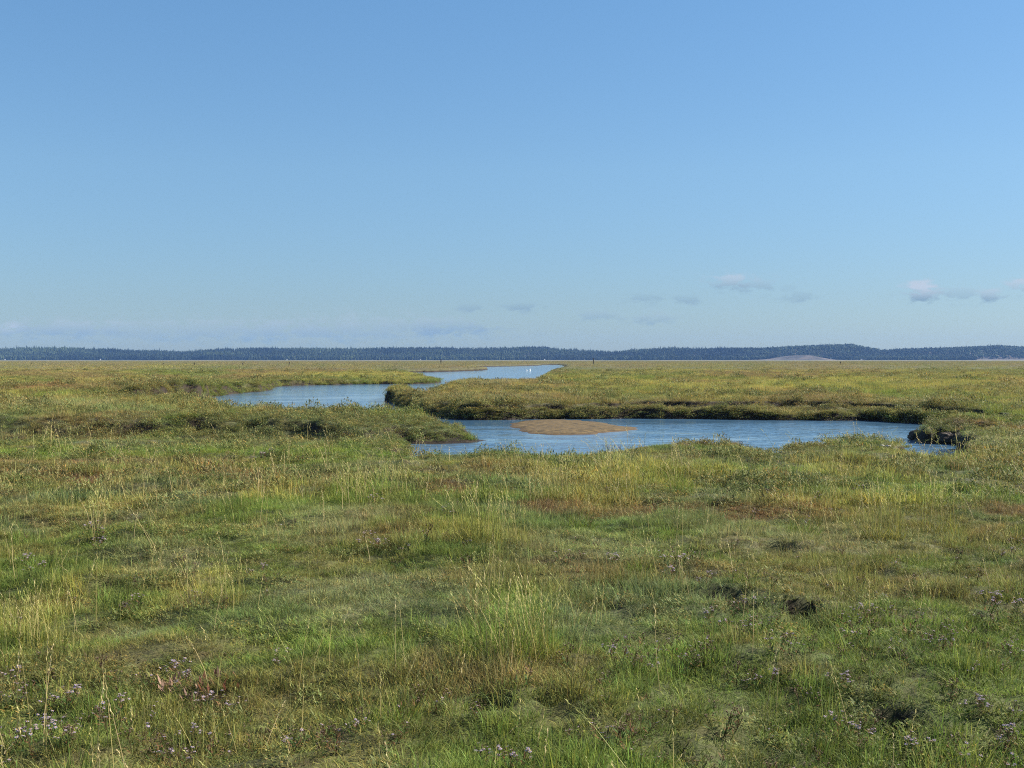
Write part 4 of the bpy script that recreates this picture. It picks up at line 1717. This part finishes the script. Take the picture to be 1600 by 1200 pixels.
SRC_TREES = source_collection('forest_tree', [conifer(i, 13, 2.6, 5) for i in range(4)] + [conifer(9, 17, 2.4, 6)] + [round_tree(i, 12, 4.5) for i in range(3)], MAT_FOREST)


def build_forest():
    n = 34000
    x = RS.uniform(-1, 1, n)
    y = 2905 + 640 * RS.rand(n) ** 1.3
    x = x * (y * .56)
    px = 800 + F * x / y
    z, dn = hill_z(x, y)
    edge = 2915 + (noise(x, np.zeros(n), 90, 96) - .5) * 50
    keep = (y > edge) & ((dn < 1.6) | ((RS.rand(n) < .45)))
    # fields and clearings at the forest foot
    keep &= ~((px > 1525) & (y < 3060 + (noise(x, y, 60, 97) - .5) * 30))
    keep &= ~((np.abs(px - 690) < 14) & (np.abs(y - 3040) < 40))
    keep &= ~((px > 1405) & (px < 1432) & (y < 2950))
    x, y, z, px = x[keep], y[keep], z[keep], px[keep]
    n = len(x)
    spiky = fbm(x, y, 260, 2, 98)
    conif = RS.rand(n) < np.where(px > 1150, 0.35, 0.85)
    idx = np.where(conif, np.where(RS.rand(n) < .10, 4, RS.randint(0, 4, n)), RS.randint(5, 8, n))
    s = RS.uniform(.72, 1.12, n)
    s = np.where(px > 1150, s * .9, s) * (0.75 + .5 * fbm(x, y, 120, 3, 101))
    g = (.5 * fbm(x, y, 260, 2, 99) + .5 * fbm(x, y, 70, 3, 98))[:, None]
    g = np.clip((g - .5) * 3.4 + .5, 0, 1)
    col = np.array([0.013, 0.022, 0.012]) * (1 - g) + np.array([0.062, 0.085, 0.036]) * g
    lit = (RS.rand(n) < .12)[:, None]
    col = np.where(lit, col * 1.25, col) * RS.uniform(.7, 1.35, (n, 1))
    rot = np.stack([np.zeros(n), np.zeros(n), RS.uniform(0, 6.28, n)], 1)
    o = scatter('forest', np.stack([x, y, z - .3], 1), idx, np.stack([s * 1.12, s * 1.12, s], 1), rot, col, SRC_TREES)


build_forest()


# ------------------------------------------------------------------ tiny white huts at the forest foot
def hut(px, d, w, h, lab):
    x = at_dist(px, d)
    z = float(hill_z(np.array([x]), np.array([float(d)]))[0][0]) if d > 2850 else 0.3
    root = empty('white_hut', (x, d, z - .2), random.uniform(-.3, .3))
    w, h = w * .6, h * .65
    a = w / 2
    v = [(-a, -a, 0), (a, -a, 0), (a, a, 0), (-a, a, 0), (-a, -a, h), (a, -a, h), (a, a, h), (-a, a, h), (-a, 0, h * 1.5), (a, 0, h * 1.5)]
    mesh_obj('wall', v, [(0, 1, 5, 4), (1, 2, 6, 9, 5), (2, 3, 7, 6), (3, 0, 4, 8, 7)], MAT_LIME, root)
    b = a + .25
    v = [(-b, -b, h - .12), (b, -b, h - .12), (b, 0, h * 1.5 + .12), (-b, 0, h * 1.5 + .12), (b, b, h - .12), (-b, b, h - .12)]
    mesh_obj('roof', v, [(0, 1, 2, 3), (3, 2, 4, 5)], MAT_LIME, root)
    tag(root, lab, 'hut', 'tiny white huts at the forest foot')


for (px, d, w, h, lab) in [
        (8, 2780, 3.4, 3.4, 'tiny white hut at the forest foot by the left edge'),
        (157, 2780, 3.6, 3.6, 'tiny white hut at the forest foot, second from the left'),
        (448, 2780, 3.0, 3.6, 'tiny white hut at the forest foot above a dark marsh post'),
        (657, 2780, 3.4, 2.6, 'tiny white hut at the forest foot left of the tallest post'),
        (851, 2780, 4.5, 2.4, 'low white hut at the forest foot above the far end of the creek'),
        (1298, 2872, 3.6, 3.4, 'small white hut right of the bare dune hill'),
        (1346, 2860, 6.0, 3.4, 'widest white hut at the forest foot right of the bare dune hill')]:
    hut(px, d, w, h, lab)


# ------------------------------------------------------------------ haze
def build_haze():
    x, y0, y1, z0, z1 = 2900, -90, 3900, -3.2, 78
    v = [(-x, y0, z0), (x, y0, z0), (x, y1, z0), (-x, y1, z0), (-x, y0, z1), (x, y0, z1), (x, y1, z1), (-x, y1, z1)]
    f = [(0, 3, 2, 1), (4, 5, 6, 7), (0, 1, 5, 4), (1, 2, 6, 5), (2, 3, 7, 6), (3, 0, 4, 7)]
    m = bpy.data.materials.new('haze_air')
    m.use_nodes = True
    N, L = m.node_tree.nodes, m.node_tree.links
    N.remove(N['Principled BSDF'])
    pv = N.new('ShaderNodeVolumePrincipled')
    pv.inputs['Color'].default_value = (0.25, 0.49, 1.0, 1)
    pv.inputs['Density'].default_value = 0.000078
    pv.inputs['Anisotropy'].default_value = 0.0
    L.new(pv.outputs[0], N['Material Output'].inputs['Volume'])
    m.cycles.homogeneous_volume = True
    o = mesh_obj('haze', v, f, m)
    tag(o, kind='stuff')


build_haze()
